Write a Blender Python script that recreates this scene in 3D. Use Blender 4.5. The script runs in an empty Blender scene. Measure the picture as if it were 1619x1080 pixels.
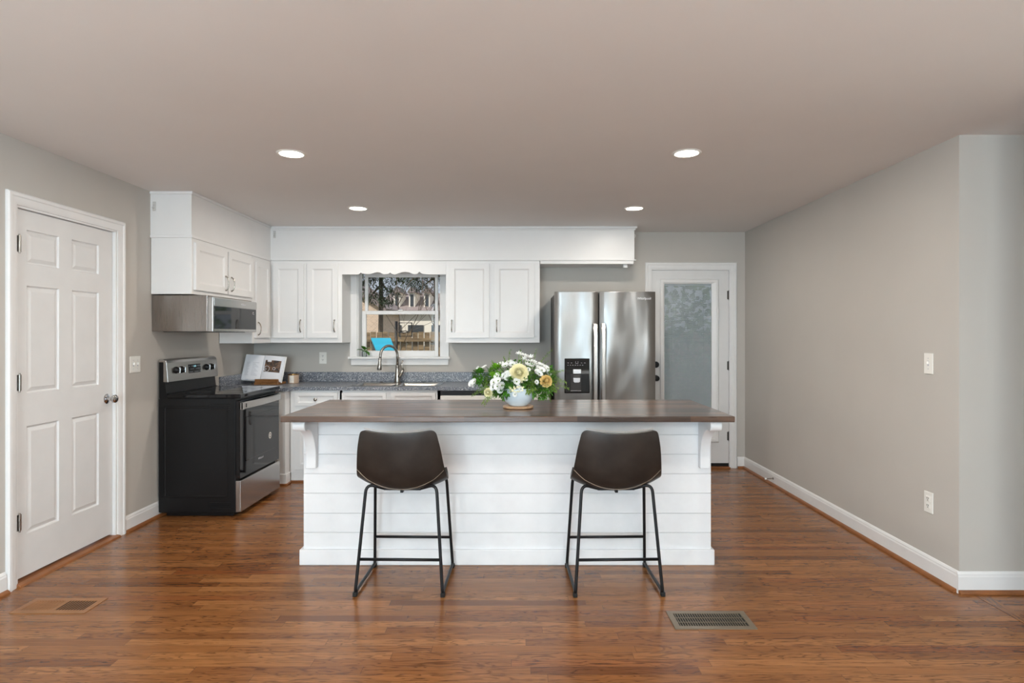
import bpy, bmesh, math, random
from mathutils import Vector, Matrix
R = math.radians
random.seed(7)
SC = bpy.context.scene
COL = SC.collection

# ------------------------------------------------------------------ camera
cam_d = bpy.data.cameras.new('camera'); cam = bpy.data.objects.new('camera', cam_d); COL.objects.link(cam)
cam.location = (0, 0, 1.37); cam.rotation_euler = (R(90), 0, 0)
cam_d.sensor_width = 36; cam_d.lens = 960 / 1619 * 36
cam_d.shift_x = -8.5 / 1619; cam_d.shift_y = -10 / 1619
cam_d.clip_start = .05; cam_d.clip_end = 300
SC.camera = cam

# ------------------------------------------------------------------ world, sun, exposure
SC.view_settings.view_transform = 'Standard'
SC.view_settings.look = 'None'
SC.view_settings.gamma = 1
SC.view_settings.use_curve_mapping = False
SC.view_settings.exposure = 0.8
w = bpy.data.worlds.new('sky'); SC.world = w; w.use_nodes = True
wn = w.node_tree.nodes; wl = w.node_tree.links; wn.clear()
wo = wn.new('ShaderNodeOutputWorld'); wb = wn.new('ShaderNodeBackground')
wt = wn.new('ShaderNodeTexSky'); wt.sky_type = 'HOSEK_WILKIE'; wt.turbidity = 4; wt.ground_albedo = .3
wt.sun_direction = (-.45, -.5, .74)
wm = wn.new('ShaderNodeMixRGB'); wm.inputs[0].default_value = .55; wm.inputs[2].default_value = (.80, .87, .97, 1)
wl.new(wt.outputs[0], wm.inputs[1]); wl.new(wm.outputs[0], wb.inputs[0]); wl.new(wb.outputs[0], wo.inputs[0])
wb.inputs[1].default_value = .6

def lamp(kind, name, loc, rot, energy, color, size=None, size_y=None, parent=None):
    d = bpy.data.lights.new(name, kind); d.energy = energy; d.color = color
    o = bpy.data.objects.new(name, d); COL.objects.link(o); o.location = loc; o.rotation_euler = rot
    if kind == 'AREA':
        if size_y: d.shape = 'RECTANGLE'; d.size = size; d.size_y = size_y
        else: d.shape = 'DISK'; d.size = size
    if kind == 'SUN': d.angle = R(1)
    if parent: o.parent = parent
    return o
lamp('SUN', 'sun', (0, 0, 20), (R(42), 0, R(-42)), 2.4, (1, .93, .82))
XL_ = -2.72
DAY = (.64, .86, 1.0)
# added lamps for daylight through added, unseen windows behind and beside the camera
for nm, x, y, rz, e, sx, sz in (('fill_rear_left', -1.0, -3.38, 0, 120, 2.6, 2.0), ('fill_right', 2.62, -1.2, 90, 95, 1.8, 1.7), ('fill_left', XL_ - .2, -1.6, -90, 70, 2.0, 1.7), ('fill_far_right', 5.42, .6, 90, 1, 2.2, 1.7)):
    lamp('AREA', nm, (x, y, 1.25), (R(95), 0, R(rz)), e, DAY, sx, sz)

# ------------------------------------------------------------------ materials
def lin(c):
    def f(v):
        v /= 255
        return v / 12.92 if v <= .04045 else ((v + .055) / 1.055) ** 2.4
    return (f(c[0]), f(c[1]), f(c[2]), 1)
def new_mat(name):
    m = bpy.data.materials.new(name); m.use_nodes = True
    nt = m.node_tree; b = nt.nodes['Principled BSDF']
    return m, nt, b
class N:
    """small node helper"""
    def __init__(s, nt): s.nt = nt
    def new(s, t, **k):
        n = s.nt.nodes.new(t)
        for a, v in k.items(): setattr(n, a, v)
        return n
    def put(s, sock, v):
        if isinstance(v, bpy.types.NodeSocket): s.nt.links.new(v, sock)
        elif v is not None: sock.default_value = v
    def math(s, op, a, b=None, c=None):
        n = s.new('ShaderNodeMath', operation=op); s.put(n.inputs[0], a); s.put(n.inputs[1], b)
        if c is not None: s.put(n.inputs[2], c)
        return n.outputs[0]
    def comb(s, x, y, z):
        n = s.new('ShaderNodeCombineXYZ'); s.put(n.inputs[0], x); s.put(n.inputs[1], y); s.put(n.inputs[2], z); return n.outputs[0]
    def pos(s):
        n = s.new('ShaderNodeNewGeometry'); q = s.new('ShaderNodeSeparateXYZ'); s.nt.links.new(n.outputs['Position'], q.inputs[0])
        return n.outputs['Position'], q.outputs[0], q.outputs[1], q.outputs[2]
    def obj(s):
        n = s.new('ShaderNodeTexCoord'); return n.outputs['Object']
    def white(s, v):
        n = s.new('ShaderNodeTexWhiteNoise', noise_dimensions='3D'); s.put(n.inputs['Vector'], v); return n.outputs['Value']
    def noise(s, v, scale, detail=3, rough=.5, dist=0):
        n = s.new('ShaderNodeTexNoise'); s.put(n.inputs['Vector'], v); n.inputs['Scale'].default_value = scale
        n.inputs['Detail'].default_value = detail; n.inputs['Roughness'].default_value = rough; n.inputs['Distortion'].default_value = dist
        return n.outputs['Fac']
    def ramp(s, f, stops, interp='LINEAR'):
        n = s.new('ShaderNodeValToRGB'); s.put(n.inputs[0], f); cr = n.color_ramp; cr.interpolation = interp
        while len(cr.elements) < len(stops): cr.elements.new(.5)
        for e, (p, c) in zip(cr.elements, stops): e.position = p; e.color = c
        return n.outputs[0]
    def mix(s, f, a, b, mode='MIX'):
        n = s.new('ShaderNodeMixRGB', blend_type=mode); s.put(n.inputs[0], f); s.put(n.inputs[1], a); s.put(n.inputs[2], b); return n.outputs[0]
    def bump(s, h, strength, dist, bsdf):
        n = s.new('ShaderNodeBump'); s.put(n.inputs['Height'], h); n.inputs['Strength'].default_value = strength; n.inputs['Distance'].default_value = dist
        s.nt.links.new(n.outputs[0], bsdf.inputs['Normal'])
def mat(name, c, rough=.5, metal=0, var=.04, scale=6, coat=0, bump=0, bscale=300, spec=.5, emit=None, es=0, trans=0, ior=1.45, alpha=1, sss=0):
    m, nt, b = new_mat(name); n = N(nt); c = lin(c)
    b.inputs['Roughness'].default_value = rough; b.inputs['Metallic'].default_value = metal
    b.inputs['Coat Weight'].default_value = coat; b.inputs['Specular IOR Level'].default_value = spec
    b.inputs['IOR'].default_value = ior
    if var:
        f = n.noise(n.obj(), scale, 3)
        lo = tuple(v * (1 - var) for v in c[:3]) + (1,); hi = tuple(min(1, v * (1 + var)) for v in c[:3]) + (1,)
        n.put(b.inputs['Base Color'], n.ramp(f, [(.3, lo), (.7, hi)]))
    else: b.inputs['Base Color'].default_value = c
    if bump: n.bump(n.noise(n.obj(), bscale, 2), bump, .002, b)
    if emit: b.inputs['Emission Color'].default_value = lin(emit); b.inputs['Emission Strength'].default_value = es
    if trans: b.inputs['Transmission Weight'].default_value = trans
    if sss: b.inputs['Subsurface Weight'].default_value = sss; b.inputs['Subsurface Radius'].default_value = (.01, .01, .01)
    return m
M = {}
M['wall'] = mat('wall_paint', (194, 189, 182), .75, var=.02, scale=2, bump=.05, bscale=180)
M['ceil'] = mat('ceiling_paint', (228, 224, 221), .85, var=.015, scale=1.5, bump=.05, bscale=150)
M['white'] = mat('white_cabinet_paint', (232, 231, 230), .35, var=.015, scale=5)
M['trim'] = mat('white_trim_paint', (232, 231, 230), .4, var=.02, scale=8)
M['door'] = mat('white_door_paint', (224, 223, 222), .4, var=.02, scale=8, bump=.05, bscale=120)
M['ship'] = mat('shiplap_paint', (234, 234, 235), .45, var=.03, scale=10, bump=.08, bscale=60)
M['blackmetal'] = mat('black_powder_coat', (24, 24, 26), .42, .3, var=.05)
M['black'] = mat('black_enamel', (10, 10, 12), .35, var=.1, spec=.4)
M['blackplastic'] = mat('black_plastic', (15, 15, 16), .5, var=.05)
M['glossblack'] = mat('black_glass', (12, 13, 16), .05, var=.05, spec=.5)
M['nickel'] = mat('brushed_nickel', (175, 170, 163), .25, 1, var=.05)
M['chrome'] = mat('chrome', (200, 200, 202), .08, 1, var=.02)
M['darksteel'] = mat('dark_hinge_metal', (95, 92, 88), .4, 1, var=.05)
M['silver'] = mat('silver_logo', (215, 215, 218), .3, .6, var=0)
M['plastic'] = mat('white_plastic', (240, 238, 232), .4, var=.01)
M['slot'] = mat('dark_slot', (50, 46, 42), .6, var=.05)
M['clearhook'] = mat('hook_plastic', (205, 203, 200), .2, var=.02)
M['paper'] = mat('book_paper', (236, 236, 240), .7, var=.02)
M['ink'] = mat('printed_ink', (190, 190, 196), .7, var=.05)
M['pole'] = mat('dark_ink', (60, 60, 62), .7, var=.05)
M['ceramic'] = mat('pale_blue_ceramic', (220, 232, 240), .3, var=.03, coat=.4)
M['wax'] = mat('candle_glass', (186, 160, 138), .25, var=.05, coat=.6)
M['label'] = mat('cream_label', (238, 232, 222), .6, var=.02)
M['gold'] = mat('candle_lid_metal', (190, 150, 95), .25, 1, var=.05)
M['petal'] = mat('white_petal', (246, 246, 242), .6, var=.03, scale=60, sss=.1)
M['cream'] = mat('cream_petal', (250, 241, 200), .6, var=.08, scale=40, sss=.1)
M['yellow'] = mat('yellow_petal', (232, 202, 132), .6, var=.12, scale=40, sss=.1)
M['flowergreen'] = mat('flower_eye_green', (96, 120, 38), .7, var=.15, scale=60)
M['lime'] = mat('lime_pompom', (118, 176, 36), .6, var=.22, scale=80, sss=.1)
M['leaf'] = mat('dark_leaf', (74, 128, 38), .5, var=.3, scale=60)
M['frond'] = mat('fern_frond', (120, 150, 62), .6, var=.25, scale=50)
M['glow'] = mat('lamp_diffuser', (255, 250, 240), .4, var=0, emit=(255, 244, 228), es=9)
M['lcd'] = mat('display_glow', (20, 30, 34), .2, var=0, emit=(150, 200, 210), es=.7)
M['grass'] = mat('yard_grass', (112, 110, 74), .9, var=.35, scale=1.5)
M['bluelid'] = mat('turquoise_lid', (0, 158, 190), .45, var=.12, scale=3)
M['darkbox'] = mat('dark_box', (62, 60, 58), .7, var=.15)
M['roof'] = mat('mauve_shingle', (142, 131, 130), .85, var=.12, scale=8)
M['garage'] = mat('white_siding', (240, 236, 226), .7, var=.02)
M['pane'] = mat('dark_window', (70, 76, 82), .15, var=.1)
M['bark'] = mat('tree_bark', (92, 82, 72), .9, var=.2, scale=10)
M['needle'] = mat('pine_needles', (58, 74, 52), .8, var=.3, scale=3)
M['hedge'] = mat('hedge_leaf', (92, 122, 66), .7, var=.4, scale=5)
M['rubber'] = mat('rubber', (20, 20, 20), .7, var=.05)
M['cushion'] = mat('stitch_thread', (196, 178, 158), .8, var=.05)

def wallgrad(): pass
def mk_stainless(name, c=(186, 183, 180), rough=.24, wav=0, vertical=True):
    m, nt, b = new_mat(name); n = N(nt)
    b.inputs['Metallic'].default_value = 1
    P, x, y, z = n.pos()
    # brushed streaks
    s = n.comb(n.math('MULTIPLY', x, 4 if not vertical else 500), n.math('MULTIPLY', y, 4 if not vertical else 500), n.math('MULTIPLY', z, 600 if not vertical else 5))
    f = n.noise(s, 1, 3)
    cc = lin(c); n.put(b.inputs['Base Color'], n.ramp(f, [(.3, tuple(v * .93 for v in cc[:3]) + (1,)), (.7, cc)]))
    n.put(b.inputs['Roughness'], n.math('ADD', n.math('MULTIPLY', f, .08), rough - .04))
    if wav:
        f2 = n.noise(n.comb(n.math('MULTIPLY', x, 3.2), n.math('MULTIPLY', y, 3.2), n.math('MULTIPLY', z, 1.3)), 1, 1.5)
        n.bump(f2, 1, wav, b)
    return m
M['steel'] = mk_stainless('stainless_steel')
M['fridge'] = mk_stainless('fridge_stainless', (142, 140, 138), .33, .06)
M['steelside'] = mk_stainless('microwave_side_steel', (150, 142, 136), .28, .03)
M['fridgeside'] = mat('fridge_side_grey', (92, 92, 92), .5, var=.04)
M['sinksteel'] = mk_stainless('sink_steel', (198, 196, 192), .2)

def mk_floor(name='oak_strip_floor', pw=.057, axis='x', dark=1.0):
    m, nt, b = new_mat(name); n = N(nt); P, x, y, z = n.pos()
    if axis == 'y': x, y = y, x
    yy = n.math('DIVIDE', y, pw); row = n.math('FLOOR', yy); fy = n.math('FRACT', yy)
    r1 = n.white(n.comb(row, 3.1, 0)); r2 = n.white(n.comb(row, 9.7, 1))
    L = n.math('ADD', n.math('MULTIPLY', r2, .7), .55)
    xx = n.math('DIVIDE', n.math('ADD', x, n.math('MULTIPLY', r1, 7.3)), L); col = n.math('FLOOR', xx); fx = n.math('FRACT', xx)
    pid = n.white(n.comb(row, col, 2)); pid2 = n.white(n.comb(col, row, 5))
    base = n.ramp(pid, [(0, lin((112, 68, 36))), (.12, lin((130, 82, 44))), (.5, lin((144, 94, 52))), (.85, lin((160, 109, 64))), (1, lin((130, 76, 40)))])
    off = n.math('MULTIPLY', pid2, 37)
    # cathedral figure: stretched, distorted rings
    v = n.comb(n.math('ADD', n.math('MULTIPLY', x, 3.2), off), n.math('MULTIPLY', y, 26), off)
    big = n.noise(v, 1.1, 2, .5, .6)
    rings = n.math('FRACT', n.math('MULTIPLY', big, 6.5))
    rl = n.ramp(rings, [(0, (.30, .28, .26, 1)), (.10, (.45, .42, .40, 1)), (.28, (1.06, 1.06, 1.06, 1)), (.9, (1, 1, 1, 1)), (1, (.55, .55, .55, 1))])
    amt = n.math('MULTIPLY', n.math('GREATER_THAN', pid2, .3), .75)
    c = n.mix(amt, base, rl, 'MULTIPLY')
    v2 = n.comb(n.math('ADD', n.math('MULTIPLY', x, 5), off), n.math('MULTIPLY', y, 240), 0)
    fine = n.noise(v2, 1, 4, .6)
    c = n.mix(.8, c, n.ramp(fine, [(.32, (.62, .58, .54, 1)), (.6, (1.05, 1.05, 1.05, 1))]), 'MULTIPLY')
    st = n.noise(n.comb(n.math('ADD', n.math('MULTIPLY', x, 6.5), off), n.math('MULTIPLY', y, 105), off), 1, 3, .55, .8)
    c = n.mix(n.math('MULTIPLY', pid, .85), c, n.ramp(st, [(.40, (1, 1, 1, 1)), (.56, (1, 1, 1, 1)), (.62, (.30, .25, .21, 1)), (.70, (.85, .82, .80, 1))]), 'MULTIPLY')
    g1 = n.math('LESS_THAN', fy, .03); fxl = n.math('MULTIPLY', fx, L); g2 = n.math('LESS_THAN', fxl, .0022)
    gap = n.math('MAXIMUM', g1, g2)
    c = n.mix(n.math('MULTIPLY', gap, .62), c, (.05, .025, .012, 1))
    n.put(b.inputs['Base Color'], c)
    n.put(b.inputs['Roughness'], n.math('ADD', n.math('MULTIPLY', fine, .10), .17))
    b.inputs['Specular IOR Level'].default_value = .42
    n.bump(n.math('SUBTRACT', n.math('MULTIPLY', fine, .15), gap), .25, .0015, b)
    return m
M['floor'] = mk_floor()
M['floory'] = mk_floor('oak_border_board', .2, 'y')
M['shoe'] = mat('oak_shoe_moulding', (140, 88, 50), .35, var=.2, scale=9)

def mk_top():
    m, nt, b = new_mat('stained_butcher_block'); n = N(nt); P, x, y, z = n.pos()
    yy = n.math('DIVIDE', y, .043); row = n.math('FLOOR', yy); fy = n.math('FRACT', yy)
    r1 = n.white(n.comb(row, 4, 0)); xx = n.math('DIVIDE', n.math('ADD', x, n.math('MULTIPLY', r1, 5)), .62)
    col = n.math('FLOOR', xx); pid = n.white(n.comb(row, col, 1))
    base = n.ramp(pid, [(0, lin((58, 39, 28))), (.5, lin((94, 67, 49))), (1, lin((138, 100, 72)))])
    off = n.math('MULTIPLY', pid, 30)
    f = n.noise(n.comb(n.math('ADD', n.math('MULTIPLY', x, 4), off), n.math('MULTIPLY', y, 90), n.math('MULTIPLY', z, 60)), 1, 5, .6)
    c = n.mix(.7, base, n.ramp(f, [(.3, (.45, .42, .40, 1)), (.65, (1.1, 1.08, 1.05, 1))]), 'MULTIPLY')
    blot = n.noise(n.comb(n.math('MULTIPLY', x, 2.5), n.math('MULTIPLY', y, 8), 0), 1, 3)
    c = n.mix(.6, c, n.ramp(blot, [(.3, (.62, .58, .55, 1)), (.65, (1.05, 1.05, 1.05, 1))]), 'MULTIPLY')
    n.put(b.inputs['Base Color'], c); n.put(b.inputs['Roughness'], n.math('ADD', n.math('MULTIPLY', f, .15), .22))
    b.inputs['Coat Weight'].default_value = .6; b.inputs['Coat Roughness'].default_value = .16
    n.bump(f, .15, .001, b)
    return m
M['top'] = mk_top()
def mk_speckle():
    m, nt, b = new_mat('speckled_laminate'); n = N(nt); P, x, y, z = n.pos()
    v = n.new('ShaderNodeTexVoronoi'); n.put(v.inputs['Vector'], P); v.inputs['Scale'].default_value = 190
    q = n.new('ShaderNodeSeparateXYZ'); nt.links.new(v.outputs['Color'], q.inputs[0])
    f = n.noise(P, 90, 4, .7)
    c = n.ramp(q.outputs[0], [(0, lin((88, 92, 102))), (.3, lin((122, 127, 136))), (.72, lin((150, 154, 160))), (.9, lin((214, 214, 214))), (1, lin((120, 105, 96)))], 'CONSTANT')
    c = n.mix(.5, c, n.ramp(f, [(.3, (.6, .62, .68, 1)), (.7, (1.15, 1.15, 1.15, 1))]), 'MULTIPLY')
    n.put(b.inputs['Base Color'], c); b.inputs['Roughness'].default_value = .28
    return m
M['speckle'] = mk_speckle()
def mk_leather():
    m, nt, b = new_mat('dark_brown_leather'); n = N(nt); o = n.obj()
    f = n.noise(o, 9, 4, .6)
    n.put(b.inputs['Base Color'], n.ramp(f, [(.3, lin((35, 30, 27))), (.7, lin((50, 44, 40)))]))
    b.inputs['Roughness'].default_value = .42; b.inputs['Specular IOR Level'].default_value = .45
    n.bump(n.noise(o, 420, 3), .2, .001, b); return m
M['leather'] = mk_leather()
def mk_wood(name, a, bb, sc=1.0):
    m, nt, b = new_mat(name); n = N(nt); P, x, y, z = n.pos()
    f = n.noise(n.comb(n.math('MULTIPLY', x, 8 * sc), n.math('MULTIPLY', y, 60 * sc), n.math('MULTIPLY', z, 60 * sc)), 1, 4, .6)
    n.put(b.inputs['Base Color'], n.ramp(f, [(.3, lin(a)), (.7, lin(bb))])); b.inputs['Roughness'].default_value = .4; return m
M['wood_stand'] = mk_wood('bookstand_wood', (112, 70, 34), (158, 112, 66))
M['wood_trivet'] = mk_wood('light_wood', (176, 134, 98), (206, 168, 130))
M['vent_wood'] = mk_wood('vent_oak', (132, 88, 52), (160, 112, 70))
M['vent_metal'] = mat('taupe_vent_metal', (128, 116, 100), .4, .4, var=.04)
M['fence'] = mk_wood('weathered_fence', (86, 70, 52), (164, 142, 110), .3)
def mk_brick():
    m, nt, b = new_mat('tan_brick'); n = N(nt); P, x, y, z = n.pos()
    t = n.new('ShaderNodeTexBrick'); n.put(t.inputs['Vector'], n.comb(n.math('ADD', x, y), z, 0)); t.inputs['Scale'].default_value = 3
    t.inputs['Color1'].default_value = lin((214, 190, 170)); t.inputs['Color2'].default_value = lin((190, 166, 148)); t.inputs['Mortar'].default_value = lin((222, 212, 200))
    n.put(b.inputs['Base Color'], t.outputs[0]); b.inputs['Roughness'].default_value = .9; return m
M['brick'] = mk_brick()
def mk_pane(name, tint=(1, 1, 1, 1), refl=1.0):
    m = bpy.data.materials.new(name); m.use_nodes = True; nt = m.node_tree; nt.nodes.clear(); n = N(nt)
    o = n.new('ShaderNodeOutputMaterial'); t = n.new('ShaderNodeBsdfTransparent'); g = n.new('ShaderNodeBsdfGlossy'); f = n.new('ShaderNodeFresnel'); mx = n.new('ShaderNodeMixShader')
    t.inputs[0].default_value = tint; g.inputs['Roughness'].default_value = .02; f.inputs[0].default_value = 1.45
    nt.links.new(n.math('MULTIPLY', f.outputs[0], refl), mx.inputs[0]); nt.links.new(t.outputs[0], mx.inputs[1]); nt.links.new(g.outputs[0], mx.inputs[2]); nt.links.new(mx.outputs[0], o.inputs[0])
    return m
M['glass'] = mk_pane('window_glass'); M['sashglass'] = mk_pane('sash_glass', refl=.25)
M['blind'] = mat('blind_slats', (184, 190, 194), .5, var=.02)  # white slats; the grey-blue cast of daylight behind them is in the colour
M['photo'] = None
def mk_photo():
    m, nt, b = new_mat('printed_food_photo'); n = N(nt); o = n.obj()
    f = n.noise(o, 26, 3, .6, 1.0)
    n.put(b.inputs['Base Color'], n.ramp(f, [(.3, lin((42, 40, 46))), (.48, lin((82, 66, 56))), (.58, lin((132, 96, 70))), (.72, lin((96, 84, 76)))])); b.inputs['Roughness'].default_value = .5; return m
M['photo'] = mk_photo()
M['water'] = mk_pane('jar_glass', (.9, .95, .95, 1), 1.6)

# ------------------------------------------------------------------ geometry helpers (everything is written in room coordinates)
WL = {}
def wloc(o): return WL.get(o.name, Vector((0, 0, 0))) if o else Vector((0, 0, 0))
def tag(o, label=None, cat=None, group=None, kind=None):
    if label: o['label'] = label
    if cat: o['category'] = cat
    if group: o['group'] = group
    if kind: o['kind'] = kind
    return o
def thing(name, loc, label, cat, group=None):
    o = bpy.data.objects.new(name, None); COL.objects.link(o); o.location = loc; o.empty_display_size = .1
    WL[o.name] = Vector(loc); return tag(o, label, cat, group)
def obj(name, bm, m, parent=None, bevel=0, smooth=False, label=None, kind=None, seg=2, sub=0):
    bmesh.ops.recalc_face_normals(bm, faces=bm.faces)
    vs = [v.co for v in bm.verts]
    lo = Vector((min(v[i] for v in vs) for i in range(3))); hi = Vector((max(v[i] for v in vs) for i in range(3)))
    c = (lo + hi) / 2
    if parent is None: c.z = lo.z
    for v in bm.verts: v.co -= c
    me = bpy.data.meshes.new(name); bm.to_mesh(me); bm.free()
    if isinstance(m, str): m = M[m]
    me.materials.append(m)
    if smooth is True:
        for p in me.polygons: p.use_smooth = True
    elif smooth:
        for p in me.polygons: p.use_smooth = True
        try: me.set_sharp_from_angle(angle=R(smooth))
        except Exception: pass
    o = bpy.data.objects.new(name, me); COL.objects.link(o)
    if parent: o.parent = parent
    o.location = c - wloc(parent); WL[o.name] = c
    if bevel:
        md = o.modifiers.new('bevel', 'BEVEL'); md.width = bevel; md.segments = seg; md.limit_method = 'ANGLE'; md.angle_limit = R(40)
    if sub:
        md = o.modifiers.new('sub', 'SUBSURF'); md.levels = sub; md.render_levels = sub
    if label: o['label'] = label
    if kind: o['kind'] = kind
    return o
def B(): return bmesh.new()
def box(bm, x0, x1, y0, y1, z0, z1, mtx=None):
    vs = [Vector((x, y, z)) for z in (z0, z1) for y in (y0, y1) for x in (x0, x1)]
    if mtx: vs = [mtx @ v for v in vs]
    v = [bm.verts.new(p) for p in vs]
    for f in ((0, 2, 3, 1), (4, 5, 7, 6), (0, 1, 5, 4), (2, 6, 7, 3), (0, 4, 6, 2), (1, 3, 7, 5)): bm.faces.new([v[i] for i in f])
    return bm
def boxes(*bs):
    bm = B()
    for b in bs: box(bm, *b)
    return bm
def prism(bm, pts, f0, f1):
    """pts: 2D; f0/f1 map (a,b)->3D for the two ends"""
    a = [bm.verts.new(f0(*p)) for p in pts]; b = [bm.verts.new(f1(*p)) for p in pts]; n = len(pts)
    bm.faces.new(a); bm.faces.new(b[::-1])
    for i in range(n): bm.faces.new([a[i], a[(i + 1) % n], b[(i + 1) % n], b[i]])
    return bm
def tube(bm, pts, r, seg=10, caps=True, closed=False):
    pts = [Vector(p) for p in pts]; rs = r if isinstance(r, (list, tuple)) else [r] * len(pts)
    rings = []; n = len(pts); up = None
    for i, p in enumerate(pts):
        t = (pts[(i + 1) % n] if closed or i < n - 1 else p) - (pts[i - 1] if closed or i > 0 else p); t.normalize()
        if up is None:
            up = Vector((0, 0, 1)) if abs(t.z) < .9 else Vector((1, 0, 0))
        s = t.cross(up).normalized(); up = s.cross(t).normalized()
        rings.append([bm.verts.new(p + (s * math.cos(a) + up * math.sin(a)) * rs[i]) for a in [2 * math.pi * k / seg for k in range(seg)]])
    rng = range(n if closed else n - 1)
    for i in rng:
        A, Bq = rings[i], rings[(i + 1) % n]
        for k in range(seg): bm.faces.new([A[k], A[(k + 1) % seg], Bq[(k + 1) % seg], Bq[k]])
    if caps and not closed: bm.faces.new(rings[0][::-1]); bm.faces.new(rings[-1])
    return bm
def lathe(bm, prof, c, seg=32, axis='z', capb=True, capt=True):
    c = Vector(c); rings = []
    for r, h in prof:
        ring = []
        for k in range(seg):
            a = 2 * math.pi * k / seg; u, v = r * math.cos(a), r * math.sin(a)
            d = {'z': (u, v, h), 'y': (u, h, v), 'x': (h, u, v)}[axis]
            ring.append(bm.verts.new(c + Vector(d)))
        rings.append(ring)
    for A, Bq in zip(rings, rings[1:]):
        for k in range(seg): bm.faces.new([A[k], A[(k + 1) % seg], Bq[(k + 1) % seg], Bq[k]])
    if capb: bm.faces.new(rings[0][::-1])
    if capt: bm.faces.new(rings[-1])
    return bm
def rounded(pts, rad, seg=5):
    """round the corners of a 3D polyline"""
    pts = [Vector(p) for p in pts]; out = [pts[0]]
    for i in range(1, len(pts) - 1):
        a, b, c = pts[i - 1], pts[i], pts[i + 1]; r = rad if not isinstance(rad, (list, tuple)) else rad[i]
        u = (a - b); v = (c - b); r1 = min(r, u.length * .49, v.length * .49)
        p, q = b + u.normalized() * r1, b + v.normalized() * r1
        for k in range(seg + 1):
            t = k / seg; out.append(p * (1 - t) ** 2 + b * 2 * t * (1 - t) + q * t * t)
    out.append(pts[-1]); return out
FY = lambda Y: (lambda u, v, d: Vector((u, Y - d, v)))     # faces the camera (-Y)
FX = lambda X: (lambda u, v, d: Vector((X + d, u, v)))     # faces +X
FXn = lambda X: (lambda u, v, d: Vector((X - d, u, v)))    # faces -X
FZ = lambda Z: (lambda u, v, d: Vector((u, v, Z + d)))     # faces up
def paneled(bm, mp, us, vs, panels, loops, t, back=True):
    """slab whose front has recessed / raised panels. panels: set of cell indices; loops: [(inset, depth)...]"""
    grid = {}
    def V(i, j):
        if (i, j) not in grid: grid[(i, j)] = bm.verts.new(mp(us[i], vs[j], 0))
        return grid[(i, j)]
    nu, nv = len(us) - 1, len(vs) - 1
    for i in range(nu):
        for j in range(nv):
            q = [V(i, j), V(i + 1, j), V(i + 1, j + 1), V(i, j + 1)]
            if (i, j) not in panels: bm.faces.new(q); continue
            prev = q
            for ins, d in loops:
                u0, u1, v0, v1 = us[i] + ins, us[i + 1] - ins, vs[j] + ins, vs[j + 1] - ins
                cur = [bm.verts.new(mp(a, b_, d)) for a, b_ in ((u0, v0), (u1, v0), (u1, v1), (u0, v1))]
                for k in range(4): bm.faces.new([prev[k], prev[(k + 1) % 4], cur[(k + 1) % 4], cur[k]])
                prev = cur
            bm.faces.new(prev)
    if back:
        bk = [bm.verts.new(mp(a, b_, -t)) for a, b_ in ((us[0], vs[0]), (us[-1], vs[0]), (us[-1], vs[-1]), (us[0], vs[-1]))]
        bm.faces.new(bk[::-1])
        bot = [V(i, 0) for i in range(nu + 1)]; top = [V(i, nv) for i in range(nu + 1)]
        lef = [V(0, j) for j in range(nv + 1)]; rig = [V(nu, j) for j in range(nv + 1)]
        bm.faces.new(bot + [bk[1], bk[0]]); bm.faces.new(top[::-1] + [bk[3], bk[2]])
        bm.faces.new(lef[::-1] + [bk[0], bk[3]]); bm.faces.new(rig + [bk[2], bk[1]])
    return bm
SHAKER = [(.006, -.006), (.009, -.006), (.012, -.009)]
RAISED = [(.004, -.009), (.010, -.011), (.030, -.003), (.033, -.002)]
def text_bm(body, size, mp, depth=.0012, align='CENTER'):
    cu = bpy.data.curves.new('t', 'FONT'); cu.body = body; cu.size = size; cu.align_x = align; cu.extrude = 0
    o = bpy.data.objects.new('t', cu); COL.objects.link(o)
    me = bpy.data.meshes.new_from_object(o.evaluated_get(bpy.context.evaluated_depsgraph_get()))
    bm = B(); bm.from_mesh(me); bpy.data.objects.remove(o); bpy.data.curves.remove(cu); bpy.data.meshes.remove(me)
    r = bmesh.ops.extrude_face_region(bm, geom=bm.faces[:])
    ext = {g for g in r['geom'] if isinstance(g, bmesh.types.BMVert)}
    for v in bm.verts: v.co = mp(v.co.x, v.co.y, depth if v in ext else 0)
    return bm
def copy_tree(o, parent=None):
    c = o.copy(); COL.objects.link(c); c.parent = parent
    if parent: c.matrix_parent_inverse = o.matrix_parent_inverse.copy()
    for ch in list(o.children): copy_tree(ch, c)
    return c
def struct(name, bm, m, label=None, **k):
    o = obj(name, bm, m, kind='structure', **k)
    if label: o['label'] = label
    return o

# ------------------------------------------------------------------ room shell
XL, XR, YB, YC, ZC = -2.72, 2.35, 6.27, 3.23, 2.435
XE, YF = 5.2, -3.2
struct('floor', boxes((XL - .2, XE + .2, YF - .2, YB + .15, -.12, 0)), 'floor')
struct('ceiling', boxes((XL - .2, XE + .2, YF - .2, YB + .2, ZC, ZC + .15)), 'ceil')
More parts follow.
